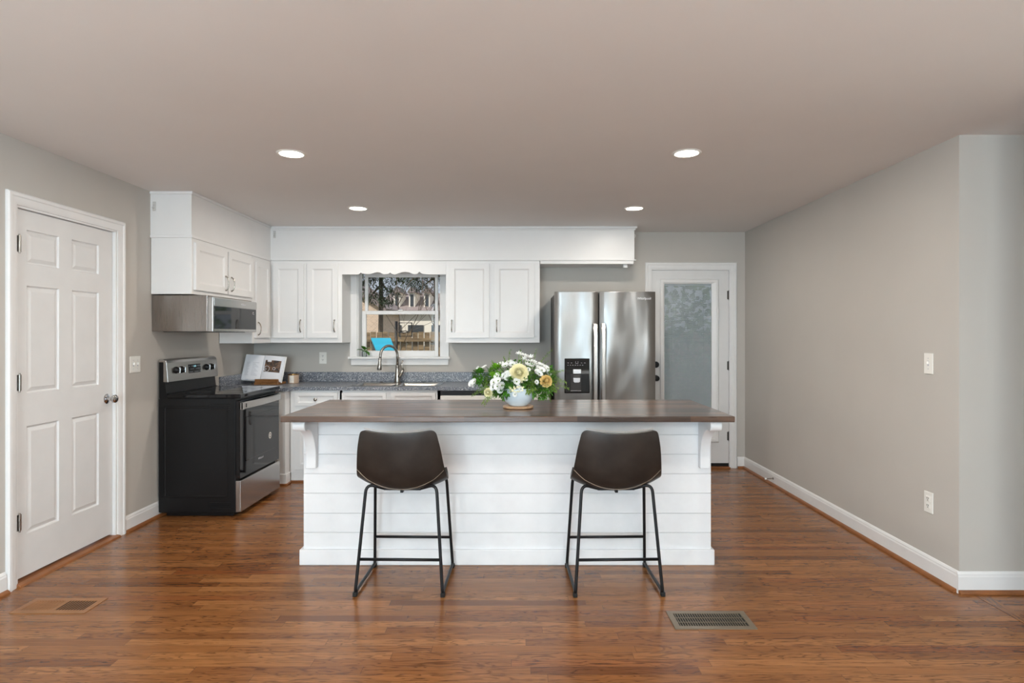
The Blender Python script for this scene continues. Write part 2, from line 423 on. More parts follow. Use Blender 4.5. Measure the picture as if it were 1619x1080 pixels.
# back wall with kitchen window and glazed door openings
wx0, wx1, wz0, wz1 = -1.655, -.782, 1.13, 2.035
dx0, dx1, dz1 = 1.375, 2.20, 2.055
struct('wall_back', boxes((XL - .2, wx0, YB, YB + .15, 0, ZC), (wx0, wx1, YB, YB + .15, 0, wz0), (wx0, wx1, YB, YB + .15, wz1, ZC),
       (wx1, dx0, YB, YB + .15, 0, ZC), (dx0, dx1, YB, YB + .15, dz1, ZC), (dx1, XR + .15, YB, YB + .15, 0, ZC)), 'wall')
ly0, ly1, lz1 = 3.29, 4.13, 2.085
struct('wall_left', boxes((XL - .15, XL, YF - .1, -2.6, 0, ZC), (XL - .15, XL, -2.6, -.6, 0, .4), (XL - .15, XL, -2.6, -.6, 2.15, ZC), (XL - .15, XL, -.6, ly0, 0, ZC), (XL - .15, XL, ly0, ly1, lz1, ZC), (XL - .15, XL, ly1, YB, 0, ZC), (XL - .6, XL - .5, ly0 - .3, ly1 + .3, 0, ZC)), 'wall')
struct('wall_right', boxes((XR, XR + .15, YC, YB, 0, ZC)), 'wall')
struct('wall_right_return', boxes((XR + .15, XE, YC, YC + .15, 0, ZC)), 'wall')
struct('wall_right_near', boxes((XR, XR + .15, YF, -2.1, 0, ZC), (XR, XR + .15, -2.1, -.3, 0, .4), (XR, XR + .15, -2.1, -.3, 2.15, ZC), (XR, XR + .15, -.3, 2.6, 0, ZC)), 'wall')  # unseen wall, lengthened to keep light off the return wall
wf = struct('window_3', boxes((XR - .02, XR + .12, -2.16, -2.06, .34, 2.2), (XR - .02, XR + .12, -.34, -.24, .34, 2.2), (XR - .02, XR + .12, -2.1, -.3, .34, .44), (XR - .02, XR + .12, -2.1, -.3, 2.1, 2.2), (XR + .02, XR + .09, -1.23, -1.17, .44, 2.1)), 'trim')  # unseen window added so light reaches the left door and wall
obj('pane', boxes((XR + .055, XR + .06, -2.08, -.32, .42, 2.12)), 'glass', wf)
struct('wall_far_right', boxes((XE, XE + .15, YF, -.5, 0, ZC), (XE, XE + .15, -.5, 1.7, 0, .4), (XE, XE + .15, -.5, 1.7, 2.15, ZC), (XE, XE + .15, 1.7, YC + .15, 0, ZC)), 'wall')
wf = struct('window_5', boxes((XE - .02, XE + .12, -.56, -.46, .34, 2.2), (XE - .02, XE + .12, 1.66, 1.76, .34, 2.2), (XE - .02, XE + .12, -.5, 1.7, .34, .44), (XE - .02, XE + .12, -.5, 1.7, 2.1, 2.2), (XE + .02, XE + .09, .57, .63, .44, 2.1)), 'trim')  # unseen window added to give the return wall a little light
obj('pane', boxes((XE + .055, XE + .06, -.48, 1.68, .42, 2.12)), 'glass', wf)
# wall behind the camera with an opening for the unseen window added for light and reflections
op = [(-2.3, .3)]
q = []; x = XL - .1
for a, b in op: q += [(x, a, YF - .12, YF, 0, ZC), (a, b, YF - .12, YF, 0, .2), (a, b, YF - .12, YF, 2.25, ZC)]; x = b
q.append((x, XE + .1, YF - .12, YF, 0, ZC))
struct('wall_behind', boxes(*q), 'wall')
for i, (a, b) in enumerate(op):
    mid = (a + b) / 2
    wf = struct('window_%d' % (i + 2), boxes((a, b, YF - .12, YF + .02, .14, .22), (a, b, YF - .12, YF + .02, 2.22, 2.3), (a - .06, a + .04, YF - .12, YF + .02, .14, 2.3),
         (b - .04, b + .06, YF - .12, YF + .02, .14, 2.3), (mid - .03, mid + .03, YF - .09, YF - .02, .22, 2.22), (a + .04, b - .04, YF - .09, YF - .02, 1.33, 1.37)), 'trim')
    obj('pane', boxes((a + .02, b - .02, YF - .06, YF - .055, .2, 2.24)), 'glass', wf)
wf = struct('window_4', boxes((XL - .12, XL + .02, -2.66, -2.56, .34, 2.2), (XL - .12, XL + .02, -.64, -.54, .34, 2.2), (XL - .12, XL + .02, -2.6, -.6, .34, .44), (XL - .12, XL + .02, -2.6, -.6, 2.1, 2.2), (XL - .09, XL - .02, -1.63, -1.57, .44, 2.1)), 'trim')  # unseen window added to send light onto the right wall
obj('pane', boxes((XL - .06, XL - .055, -2.58, -.62, .42, 2.12)), 'glass', wf)

# border board across the opening to the next room
struct('trim_1', boxes((2.405, 2.47, -1.0, YC - .02, 0, .0015)), 'floory', label='floor border board at the opening on the right')

# baseboards (profiled) with oak shoe moulding
def base(name, axis, c, a, b, sgn, h=.114):
    """axis 'x': runs along X at Y=c; 'y': runs along Y at X=c; sgn = direction into the room"""
    prof = [(0, .0), (.014, .0), (.014, h - .026), (.011, h - .018), (.011, h - .012), (.006, h - .003), (.003, h), (0, h)]
    shoe = [(.014, 0), (.032, 0), (.031, .008), (.026, .015), (.019, .019), (.014, .02)]
    def f(t): return (lambda d, z: Vector((t, c + sgn * d, z))) if axis == 'x' else (lambda d, z: Vector((c + sgn * d, t, z)))
    o = struct(name, prism(B(), prof, f(a), f(b)), 'trim')
    obj('shoe_moulding', prism(B(), shoe, f(a), f(b)), 'shoe', o)
    return o
base('baseboard_right', 'y', XR, YC + .0, YB, -1)
base('baseboard_right_return', 'x', YC, XR - .014, XE, -1)
base('baseboard_back', 'x', YB, 2.27, XR, -1)
base('baseboard_left_far', 'y', XL, 4.20, 5.545, 1)
base('baseboard_left_near', 'y', XL, YF, 3.22, 1)

# ------------------------------------------------------------------ left six-panel door
casprof = [(0, 0), (.0, .012), (.008, .019), (.022, .019), (.028, .014), (.052, .012), (.062, .008), (.068, .006), (.068, 0)]   # u outward->inward, d
def casing(name, mp, u0, u1, z1, parent, w=.068):
    """three mitred casing lengths; u0,u1 = outer edges, z1 outer top"""
    bm = B()
    def L(uo, un, vo0, vo1):  # not used
        pass
    # left leg
    def leg(uo, s):
        a = [bm.verts.new(mp(uo + s * u, 0, d)) for u, d in casprof]; b_ = [bm.verts.new(mp(uo + s * u, z1 - u, d)) for u, d in casprof]
        n = len(a); bm.faces.new(a)
        for i in range(n): bm.faces.new([a[i], a[(i + 1) % n], b_[(i + 1) % n], b_[i]])
        return b_
    A = leg(u0, 1); C = leg(u1, -1); n = len(A)
    for i in range(n): bm.faces.new([A[i], A[(i + 1) % n], C[(i + 1) % n], C[i]])
    return obj(name, bm, 'trim', parent, smooth=30)
def hinge(mp, u, v, parent, m='darksteel'):
    bm = B()
    c0 = mp(u, v, .004); 
    pts = [mp(u, v - .045, .006), mp(u, v + .045, .006)]
    tube(bm, pts, .0065, 10)
    tube(bm, [mp(u, v - .052, .006), mp(u, v - .046, .006)], .0045, 8); tube(bm, [mp(u, v + .046, .006), mp(u, v + .052, .006)], .0045, 8)
    q = [mp(u - .016, v - .044, 0), mp(u + .016, v - .044, 0), mp(u + .016, v + .044, 0), mp(u - .016, v + .044, 0)]
    q2 = [mp(u - .016, v - .044, .003), mp(u + .016, v - .044, .003), mp(u + .016, v + .044, .003), mp(u - .016, v + .044, .003)]
    a = [bm.verts.new(p) for p in q]; b_ = [bm.verts.new(p) for p in q2]
    bm.faces.new(a); bm.faces.new(b_[::-1])
    for i in range(4): bm.faces.new([a[i], a[(i + 1) % 4], b_[(i + 1) % 4], b_[i]])
    obj('hinge', bm, m, parent, smooth=40)
XD = XL - .022
d1 = struct('door_1', paneled(B(), FX(XD), [3.31, 3.393, 3.632, 3.737, 3.977, 4.11], [.03, .26, .861, 1.045, 1.647, 1.769, 1.959, 2.065],
      {(1, 1), (3, 1), (1, 3), (3, 3), (1, 5), (3, 5)}, RAISED, .035), 'door', label='white six-panel door in the left wall')
casing('door_casing', FX(XL), 3.225, 4.195, 2.147, d1)
obj('door_jamb', boxes((XL - .13, XL - .001, ly0, 3.307, 0, 2.07), (XL - .13, XL - .001, 4.113, ly1, 0, 2.07), (XL - .13, XL - .001, ly0, ly1, 2.068, lz1)), 'trim', d1)
obj('threshold', prism(B(), [(-.10, 0), (.03, 0), (.022, .010), (.0, .016), (-.10, .016)], lambda a, z: Vector((XL + a, 3.29, z)), lambda a, z: Vector((XL + a, 4.13, z))), 'shoe', d1, label='oak threshold')
for z in (1.87, 1.11, .345): hinge(FX(XL - .004), 3.316, z, d1, 'nickel')
kn = obj('knob', lathe(B(), [(.033, 0), (.033, .004), (.026, .008), (.012, .012), (.011, .032), (.020, .038), (.027, .048), (.027, .058), (.020, .066), (.006, .069)], (XD, 4.055, .945), 24, 'x'), 'chrome', d1, smooth=40, label='chrome knob')
obj('latch_plate', boxes((XD - .03, XD + .001, 4.108, 4.1125, .915, .975)), 'chrome', d1)

# ------------------------------------------------------------------ glazed back door
YD = YB + .02
d2 = struct('door_2', paneled(B(), FY(YD), [1.386, 1.476, 2.080, 2.187], [.03, .255, 1.955, 2.042], set(), [], .0, back=False), 'door', label='white back door with a glass light and enclosed blind')
# slab as frame around the light
bpy.data.meshes.remove(d2.data) if False else None
me = boxes((1.386, 1.500, YD, YD + .04, .03, 2.042), (2.062, 2.187, YD, YD + .04, .03, 2.042), (1.5, 2.062, YD, YD + .04, .03, .285), (1.5, 2.062, YD, YD + .04, 1.93, 2.042))
for v in me.verts: v.co -= WL[d2.name]
me.to_mesh(d2.data); me.free()
bm = B(); fr = [(1.472, 2.088, .258, 1.952, 0), (1.484, 2.076, .270, 1.940, .016), (1.506, 2.054, .292, 1.918, .016), (1.522, 2.012, .306, 1.902, .004)]
rings = []
for u0, u1, v0, v1, d in fr: rings.append([bm.verts.new(Vector(p)) for p in ((u0, YD - d, v0), (u1, YD - d, v0), (u1, YD - d, v1), (u0, YD - d, v1))])
bk = [bm.verts.new(Vector((p.co.x, YD + .02, p.co.z))) for p in rings[-1]]; rings.append(bk)
for A, C in zip(rings, rings[1:]):
    for k in range(4): bm.faces.new([A[k], A[(k + 1) % 4], C[(k + 1) % 4], C[k]])
obj('light_frame', bm, 'trim', d2)
obj('pane', boxes((1.51, 2.06, YD + .006, YD + .008, .29, 1.92)), 'glass', d2, label='glass pane')
bm = B(); z = .312
while z < 1.895:
    mt = Matrix.Translation((0, YD + .02, z)) @ Matrix.Rotation(R(50), 4, 'X')
    box(bm, 1.524, 2.010, -.0068, .0068, -.0004, .0004, mt); z += .0127
box(bm, 1.522, 2.012, YD + .012, YD + .028, 1.885, 1.90)
for u in (1.60, 1.767, 1.93): box(bm, u, u + .0015, YD + .0115, YD + .013, .31, 1.89)
obj('blind', bm, 'blind', d2, label='pale slatted blind between the glass')
obj('blind_slider', boxes((2.062, 2.070, YD - .022, YD - .014, .45, 1.78), (2.056, 2.076, YD - .03, YD - .014, 1.52, 1.66)), 'trim', d2)
casing('door_casing', FY(YB), 1.32, 2.262, 2.12, d2)
obj('door_jamb', boxes((dx0, 1.384, YB + .0, YB + .14, 0, 2.045), (2.189, dx1, YB, YB + .14, 0, 2.045), (dx0, dx1, YB, YB + .14, 2.043, dz1)), 'trim', d2)
obj('weather_sweep', boxes((1.39, 2.185, YD - .004, YD + .03, .012, .045)), 'rubber', d2, label='black rubber sweep')
obj('threshold', boxes((1.385, 2.189, YB - .045, YB + .05, 0, .014)), 'shoe', d2, bevel=.004, label='oak threshold')
for z in (1.785, 1.055, .325): hinge(FY(YD), 2.189, z, d2)
obj('deadbolt', lathe(B(), [(.033, 0), (.033, -.012), (.028, -.018), (.01, -.02)], (1.434, YD, 1.065), 24, 'y'), 'blackmetal', d2, smooth=40, label='black deadbolt')
obj('knob', lathe(B(), [(.032, 0), (.032, -.006), (.012, -.01), (.011, -.03), (.024, -.036), (.029, -.048), (.026, -.058), (.01, -.063)], (1.434, YD, .925), 24, 'y'), 'blackmetal', d2, smooth=40, label='black knob')

# ------------------------------------------------------------------ kitchen window
w1 = struct('window_1', boxes((-1.725, -1.650, YB - .02, YB, 1.135, 2.1), (-.79, -.706, YB - .02, YB, 1.135, 2.1), (-1.725, -.706, YB - .02, YB, 2.02, 2.1)), 'trim', bevel=.003, label='double-hung window over the sink')
obj('window_jamb', boxes((wx0, -1.64, YB, YB + .15, wz0, wz1), (-.80, wx1, YB, YB + .15, wz0, wz1), (wx0, wx1, YB, YB + .15, 2.02, wz1), (wx0, wx1, YB, YB + .15, wz0, 1.145)), 'trim', w1)
obj('window_sill', boxes((-1.738, -.69, YB - .055, YB + .04, 1.125, 1.148)), 'trim', w1, bevel=.006)
obj('window_apron', boxes((-1.715, -.712, YB - .018, YB, 1.062, 1.125)), 'trim', w1, bevel=.004)
def sash(y, x0, x1, z0, z1, fl, fr_, fb, ft, parent):
    s = obj('sash', boxes((x0, x0 + fl, y, y + .035, z0, z1), (x1 - fr_, x1, y, y + .035, z0, z1), (x0 + fl, x1 - fr_, y, y + .035, z0, z0 + fb), (x0 + fl, x1 - fr_, y, y + .035, z1 - ft, z1)), 'trim', parent, bevel=.003)
    obj('pane', boxes((x0 + fl - .004, x1 - fr_ + .004, y + .016, y + .019, z0 + fb - .004, z1 - ft + .004)), 'sashglass', s)
sash(YB + .06, -1.62, -.825, 1.146, 1.622, .042, .036, .062, .036, w1)
sash(YB + .10, -1.60, -.835, 1.59, 2.02, .03, .03, .036, .042, w1)
obj('sash_lock', boxes((-1.25, -1.19, YB + .062, YB + .09, 1.622, 1.636)), 'nickel', w1, bevel=.003)

# ------------------------------------------------------------------ soffits over the cabinets
SX, SY = -2.415, 5.94
s1 = struct('trim_2', boxes((XL, SX, 4.5, YB, 2.10, ZC)), 'white', label='white soffit over the microwave wall')
obj('crown_strip', boxes((XL, SX + .012, 4.488, 5.93, 2.415, ZC), (XL, SX + .008, 4.492, 5.93, 2.092, 2.112)), 'white', s1, bevel=.004)
s2 = struct('trim_3', boxes((SX, 1.145, SY, YB, 2.105, ZC), (.223, 1.145, SY + .012, YB - .01, 2.085, 2.105)), 'white', label='long white soffit over the sink wall')
obj('crown_strip', boxes((SX + .012, 1.170, SY - .016, YB, 2.413, ZC), (SX + .012, 1.156, SY - .008, YB, 2.398, 2.413)), 'white', s2, bevel=.004)
obj('ledge_moulding', boxes((SX + .012, 1.158, SY - .014, YB - .005, 2.098, 2.110), (.223, 1.137, SY - .004, YB - .005, 2.066, 2.098)), 'white', s2, bevel=.003)
obj('corner_block', boxes((1.045, 1.085, SY + .04, SY + .08, 2.035, 2.066)), 'white', s2, bevel=.003)
def hook(x, y, z, face, label):
    mp = FY(y) if face == 'y' else FXn(x)
    t = thing('wall_hook', (x, y, z), label, 'hook')
    bm = B()
    def bb(u0, u1, v0, v1, d0, d1):
        p = [mp(u, v, d) for d in (d0, d1) for v in (v0, v1) for u in (u0, u1)]; vv = [bm.verts.new(k) for k in p]
        for f in ((0, 2, 3, 1), (4, 5, 7, 6), (0, 1, 5, 4), (2, 6, 7, 3), (0, 4, 6, 2), (1, 3, 7, 5)): bm.faces.new([vv[i] for i in f])
    bb(x - .012, x + .012, z - .035, z + .035, 0, .004); obj('backplate', bm, 'clearhook', t, bevel=.003)
    obj('prong', tube(B(), rounded([mp(x, z + .012, .004), mp(x, z - .012, .006), mp(x, z - .022, .02), mp(x, z - .008, .024)], .008), .004, 8), 'clearhook', t, smooth=True)
hook(-2.69, 4.5, 2.325, 'y', 'clear adhesive hook on the near end of the soffit above the microwave')
hook(-2.375, SY, 2.355, 'y', 'small clear adhesive hook at the left corner of the long soffit')
t = thing('screw_hook', (1.145, 6.0, 2.34), 'tiny white hook on the right end of the long soffit', 'hook')
obj('shank', tube(B(), rounded([(1.144, 6.0, 2.36), (1.165, 6.0, 2.365), (1.168, 6.0, 2.345), (1.158, 6.0, 2.335)], .01), .003, 8), 'plastic', t, smooth=True)

# ------------------------------------------------------------------ cabinets
def pull(mp, u, v, parent, L=.115, m='nickel'):
    bm = B(); pts = []
    for k in range(15):
        t = k / 14; d = .004 + .024 * (math.sin(math.pi * t) ** .55); pts.append(mp(u, v - L / 2 + L * t, d))
    rs = [.0036 + .0022 * abs(math.cos(math.pi * k / 14)) for k in range(15)]
    tube(bm, pts, rs, 10)
    for s in (-1, 1): tube(bm, [mp(u, v + s * (L / 2 - .001), 0), mp(u, v + s * (L / 2 - .001), .006)], .0075, 10)
    return obj('handle', bm, m, parent, smooth=50)
def cab_door(mp, u0, u1, v0, v1, parent, hu=None, hv=None, fw=.052, hl=.115, name='door'):
    d = obj(name, paneled(B(), lambda a, b, c: mp(a, b, c + .019), [u0, u0 + fw, u1 - fw, u1], [v0, v0 + fw, v1 - fw, v1], {(1, 1)}, SHAKER, .019), 'white', parent, bevel=.0022)
    if hu is not None: pull(lambda a, b, c: mp(a, b, c + .019), hu, hv, d, hl)
    return d
def drawer(mp, u0, u1, v0, v1, parent, knob=True):
    d = obj('drawer' if knob else 'false_front', paneled(B(), lambda a, b, c: mp(a, b, c + .019), [u0, u0 + .03, u1 - .03, u1], [v0, v0 + .03, v1 - .03, v1], {(1, 1)}, SHAKER, .019), 'white', parent, bevel=.0022)
    if knob:
        p = mp((u0 + u1) / 2, (v0 + v1) / 2, .019)
        obj('knob', lathe(B(), [(.007, 0), (.006, -.014), (.013, -.018), (.016, -.024), (.012, -.030), (.004, -.032)], p, 20, 'y'), 'nickel', d, smooth=50)
    return d
UB = 1.295
c = thing('upper_cabinet', (-2.56, 5.0, 1.67), 'white two-door wall cabinet directly above the microwave', 'cabinet')
obj('body', boxes((XL + .004, SX, 4.5, 5.528, 1.675, 2.092)), 'white', c, bevel=.003)
cab_door(FX(SX), 4.53, 5.022, 1.708, 2.062, c, 4.985, 1.795)
cab_door(FX(SX), 5.048, 5.512, 1.708, 2.062, c, 5.085, 1.795)
c = thing('upper_cabinet', (-2.56, 5.75, UB), 'narrow white corner wall cabinet right of the microwave', 'cabinet')
obj('body', boxes((XL + .004, SX, 5.53, YB - .004, UB, 2.092)), 'white', c, bevel=.003)
cab_door(FX(SX), 5.575, 5.885, 1.345, 2.05, c, 5.612, 1.43, fw=.045)
c = thing('upper_cabinet', (-2.06, 6.1, UB), 'white two-door wall cabinet left of the window', 'cabinet')
obj('body', boxes((SX + .001, -1.715, SY, YB - .004, UB, 2.098)), 'white', c, bevel=.003)
cab_door(FY(SY), -2.385, -2.084, 1.342, 2.068, c, -2.115, 1.46)
cab_door(FY(SY), -2.053, -1.753, 1.342, 2.068, c, -1.783, 1.46)
c = thing('upper_cabinet', (-.24, 6.1, UB), 'white two-door wall cabinet between the window and the refrigerator', 'cabinet')
obj('body', boxes((-.70, .219, SY, YB - .004, UB, 2.098)), 'white', c, bevel=.003)
cab_door(FY(SY), -.666, -.274, 1.342, 2.068, c, -.640, 1.46)
cab_door(FY(SY), -.228, .165, 1.342, 2.068, c, -.202, 1.46)
# scalloped valance over the window
def px(v): return -1.655 + (v - 110) * .000975
def pz(v): return 1.964 - (v - 95) * .000975
edge = [(95, 95), (205, 95), (222, 90), (236, 76), (250, 86), (280, 90), (320, 92), (350, 86), (375, 77), (400, 72), (425, 74), (445, 84), (465, 93), (490, 92), (512, 88), (530, 77), (548, 88), (575, 95), (600, 90), (630, 78), (660, 71), (690, 70), (720, 74), (745, 84), (770, 93), (800, 90), (812, 82), (825, 68), (838, 80), (865, 91), (900, 95), (1052, 95)]
pts = [(px(a), pz(b)) for a, b in edge]; pts[0] = (-1.715, pts[0][1]); pts[-1] = (-.70, pts[-1][1])
pts = pts + [(-.70, 2.098), (-1.715, 2.098)]
tag(obj('valance', prism(B(), pts, lambda a, z: Vector((a, SY, z)), lambda a, z: Vector((a, SY + .019, z))), 'white'), 'white wooden valance with a scalloped lower edge above the window', 'valance')

# base cabinets
YS = 5.66
bz0, bz1 = .0, .855
c = thing('base_cabinet', (-2.41, 5.9, 0), 'white corner base cabinet beside the far side of the range', 'cabinet')
obj('body', boxes((XL + .016, -2.122, 5.55, YB - .006, .0, bz1)), 'white', c, bevel=.002)
obj('base_trim', boxes((XL + .02, -2.108, 5.538, 5.64, 0, .10)), 'white', c, bevel=.003)
obj('shoe_moulding', boxes((XL + .02, -2.095, 5.525, 5.64, 0, .015)), 'shoe', c, bevel=.004)
def toe(x0, x1, c): obj('toe_kick', boxes((x0, x1, YS + .01, YS + .02, 0, .095)), 'white', c); obj('shoe_moulding', boxes((x0, x1, YS - .008, YS + .01, 0, .015)), 'shoe', c)
c = thing('base_cabinet', (-1.88, 5.96, 0), 'white base cabinet with a knobbed drawer left of the sink', 'cabinet')
obj('body', boxes((-2.114, -1.655, YS, YB - .02, .09, bz1)), 'white', c); toe(-2.114, -1.655, c)
drawer(FY(YS), -2.07, -1.674, .712, .835, c)
cab_door(FY(YS), -2.07, -1.674, .12, .675, c, -1.70, .60)
c = thing('sink_cabinet', (-1.19, 5.96, 0), 'white sink base cabinet with two false drawer fronts', 'cabinet')
obj('body', boxes((-1.653, -.722, YS, YS + .02, .09, bz1), (-1.653, -1.63, YS, YB - .02, .09, bz1), (-.745, -.722, YS, YB - .02, .09, bz1), (-1.653, -.722, YS, YB - .02, .09, .11)), 'white', c); toe(-1.653, -.722, c)
for a, b, h in ((-1.633, -1.222, -1.25), (-1.175, -.762, -1.148)):
    drawer(FY(YS), a, b, .712, .835, c, False); cab_door(FY(YS), a, b, .12, .675, c, h, .60)
c = thing('base_cabinet', (.1, 5.96, 0), 'white base cabinet between the dishwasher and the refrigerator', 'cabinet')
obj('body', boxes((-.096, .30, YS, YB - .02, .09, bz1)), 'white', c); toe(-.096, .30, c)
drawer(FY(YS), -.08, .285, .712, .835, c); cab_door(FY(YS), -.08, .285, .12, .675, c, -.05, .60)
c = thing('dishwasher', (-.41, 5.96, 0), 'white dishwasher with a black control strip under the counter', 'dishwasher')
obj('tub', boxes((-.716, -.102, YS + .005, YB - .02, .09, bz1)), 'white', c)
obj('door_panel', boxes((-.715, -.103, YS - .03, YS + .004, .10, .808)), 'plastic', c, bevel=.006)
obj('control_strip', boxes((-.715, -.103, YS - .022, YS + .004, .812, .852)), 'blackplastic', c, bevel=.003, label='black control strip')
obj('toe_kick', boxes((-.715, -.103, YS + .03, YS + .04, 0, .095)), 'black', c)
# countertop
cx0, cx1, cy0, cy1 = -1.575, -.755, 5.715, 6.19
c = thing('countertop', (-1.2, 5.95, .855), 'speckled grey laminate countertop along the sink wall', 'countertop')
zc0, zc1, YE = .857, .89, 5.633
obj('slab', boxes((XL, -2.085, 5.53, YE, zc0, zc1), (XL, cx0, YE, YB, zc0, zc1), (cx0, cx1, YE, cy0, zc0, zc1), (cx0, cx1, cy1, YB, zc0, zc1), (cx1, .325, YE, YB, zc0, zc1)), 'speckle', c)
obj('backsplash', boxes((XL + .02, .325, YB - .02, YB, zc1, .99), (XL, XL + .02, 5.53, YB, zc1, .99)), 'speckle', c, bevel=.003)
# sink
c = thing('sink', (-1.165, 5.95, .70), 'stainless steel double-bowl sink set into the countertop under the window', 'sink')
obj('basin', paneled(B(), FZ(.8925), [-1.595, -1.545, -1.19, -1.14, -.785, -.735], [5.70, 5.74, 6.09, 6.205], {(1, 1), (3, 1)}, [(.006, -.004), (.016, -.02), (.03, -.16), (.06, -.175)], .0035, back=False), 'sinksteel', c, smooth=35)
for x in (-1.367, -.963): obj('drain', lathe(B(), [(.042, 0), (.042, .003), (.03, .004), (.005, .002)], (x, 5.92, .718), 24), 'chrome', c, smooth=40)
for x in (-1.38, -.95): obj('hole_cap', lathe(B(), [(.016, 0), (.016, .004), (.008, .007)], (x, 6.16, .893), 20), 'darksteel', c, smooth=40)
# faucet
fx, fy = -1.215, 6.15
c = thing('faucet', (fx, fy, .8925), 'brushed nickel pull-down faucet with a high arc behind the sink', 'faucet')
obj('base_plate', lathe(B(), [(.001, 0), (.034, 0), (.034, .004), (.028, .008), (.001, .009)], (fx, fy, .893), 32), 'nickel', c, smooth=40)
obj('body', lathe(B(), [(.030, 0), (.029, .03), (.026, .07), (.020, .11), (.017, .15), (.0185, .155), (.0185, .162), (.016, .165)], (fx, fy, .9), 28), 'nickel', c, smooth=50)
dr = Vector((-.72, -.69, 0)).normalized(); pts = [Vector((fx, fy, 1.05))]
for k in range(0, 19):
    a = math.pi * k / 18 * 1.0; rr = .098
    pts.append(Vector((fx, fy, 1.165)) + dr * (rr - rr * math.cos(a)) + Vector((0, 0, rr * math.sin(a))))
pts.append(pts[-1] + dr * .004 + Vector((0, 0, -.035)))
obj('spout', tube(B(), pts, .0135, 14), 'nickel', c, smooth=True)
e = pts[-1]
obj('spray_head', tube(B(), [e + Vector((0, 0, .012)), e + dr * .001, e + dr * .003 + Vector((0, 0, -.03)), e + dr * .006 + Vector((0, 0, -.07)), e + dr * .008 + Vector((0, 0, -.10)), e + dr * .008 + Vector((0, 0, -.106))], [.015, .0165, .016, .022, .0235, .019], 18), 'nickel', c, smooth=45)
obj('handle_arm', tube(B(), [(fx + .01, fy - .008, .945), (fx + .045, fy - .02, .99), (fx + .062, fy - .024, 1.02)], [.019, .017, .014], 14), 'nickel', c, smooth=True)
obj('lever', tube(B(), [(fx + .062, fy - .024, 1.015), (fx + .052, fy - .02, 1.05), (fx + .045, fy - .018, 1.085), (fx + .058, fy - .018, 1.115)], [.012, .008, .007, .009], 12), 'nickel', c, smooth=True)

# ------------------------------------------------------------------ microwave
c = thing('microwave', (-2.5, 4.89, 1.395), 'stainless low-profile microwave mounted over the range', 'microwave')
my0, my1, mz0, mz1 = 4.512, 5.265, 1.396, 1.668
obj('body', boxes((XL + .003, -2.305, my0, my1, mz0 + .002, mz1)), 'steelside', c, bevel=.003)
d = obj('door', boxes((-2.303, -2.262, my0, my1, mz0, 1.655)), 'steel', c, bevel=.004)
obj('door_glass', boxes((-2.264, -2.2575, my0 + .022, my1 - .022, 1.418, 1.588)), 'glossblack', d, label='black glass door window')
obj('top_rail', boxes((-2.262, -2.256, my0 + .01, my1 - .01, 1.592, 1.65)), 'steel', d, bevel=.002)
obj('logo', text_bm('Whirlpool', .022, lambda u, v, k: Vector((-2.256 + k, 5.0 + u, 1.613 + v))), 'silver', d)
obj('control_marks', text_bm('start\n0  stop', .014, lambda u, v, k: Vector((-2.2574 + k * .4, 5.19 + u, 1.56 + v))), 'ink', d)
obj('underside_grille', boxes((-2.66, -2.34, my0 + .05, my1 - .05, mz0 - .003, mz0 + .002)), 'darksteel', c)

# ------------------------------------------------------------------ range
ry0, ry1 = 4.572, 5.334
c = thing('range', (-2.4, 4.95, 0), 'freestanding black and stainless electric range against the left wall', 'range')
obj('body', boxes((-2.70, -2.125, ry0 + .004, ry1, .03, .895), (-2.66, -2.15, ry0 + .03, ry1 - .03, 0.0, .03)), 'black', c, bevel=.004)
obj('side_panel', paneled(B(), FY(ry0), [-2.70, -2.665, -2.18, -2.13], [.035, .145, .835, .89], {(1, 1)}, [(.004, .003), (.012, .003), (.016, .0005)], 0, back=False), 'black', c)
for zz in (.805, .06):
    bm = B()
    for i in range(4): box(bm, -2.32, -2.16, ry0 - .005, ry0 + .001, zz + i * .014, zz + .006 + i * .014)
    obj('side_louvre', bm, 'black', c, bevel=.001)
ct = obj('cooktop', boxes((-2.64, -2.085, ry0 - .003, ry1 + .003, .893, .925)), 'glossblack', c, bevel=.008, seg=3)
for y, x, r in ((4.77, -2.24, .105), (5.13, -2.24, .08), (4.77, -2.49, .075), (5.13, -2.49, .10)):
    obj('burner_ring', lathe(B(), [(r - .003, 0), (r - .003, .0006), (r, .0006), (r, 0)], (x, y, .9252), 40, capb=False, capt=False), 'pole', ct)
prof = [(-2.70, .895), (-2.70, 1.165), (-2.69, 1.18), (-2.665, 1.183), (-2.655, 1.175), (-2.645, 1.02), (-2.655, 1.01), (-2.645, .93), (-2.62, .925), (-2.62, .895)]
obj('backguard', prism(B(), prof, lambda a, z: Vector((a, ry0 + .004, z)), lambda a, z: Vector((a, ry1 - .004, z))), 'black', c)
prof = [(-2.668, 1.016), (-2.628, 1.012), (-2.640, 1.160), (-2.648, 1.178), (-2.668, 1.189), (-2.70, 1.189), (-2.70, 1.165), (-2.668, 1.165)]
cp = obj('control_panel', prism(B(), prof, lambda a, z: Vector((a, ry0, z)), lambda a, z: Vector((a, ry1, z))), 'steel', c, bevel=.005, seg=3)
tl = lambda z: -2.628 - (z - 1.012) / .148 * .012
def mpc(u, v, d): return Vector((tl(v) + d, u, v))
bm = B(); p = [mpc(4.865, 1.065, .0015), mpc(5.05, 1.065, .0015), mpc(5.05, 1.135, .0015), mpc(4.865, 1.135, .0015)]; p2 = [v - Vector((.004, 0, 0)) for v in p]
a = [bm.verts.new(v) for v in p]; b_ = [bm.verts.new(v) for v in p2]; bm.faces.new(a); bm.faces.new(b_[::-1])
for i in range(4): bm.faces.new([a[i], b_[i], b_[(i + 1) % 4], a[(i + 1) % 4]])
dsp = obj('display', bm, 'glossblack', cp)
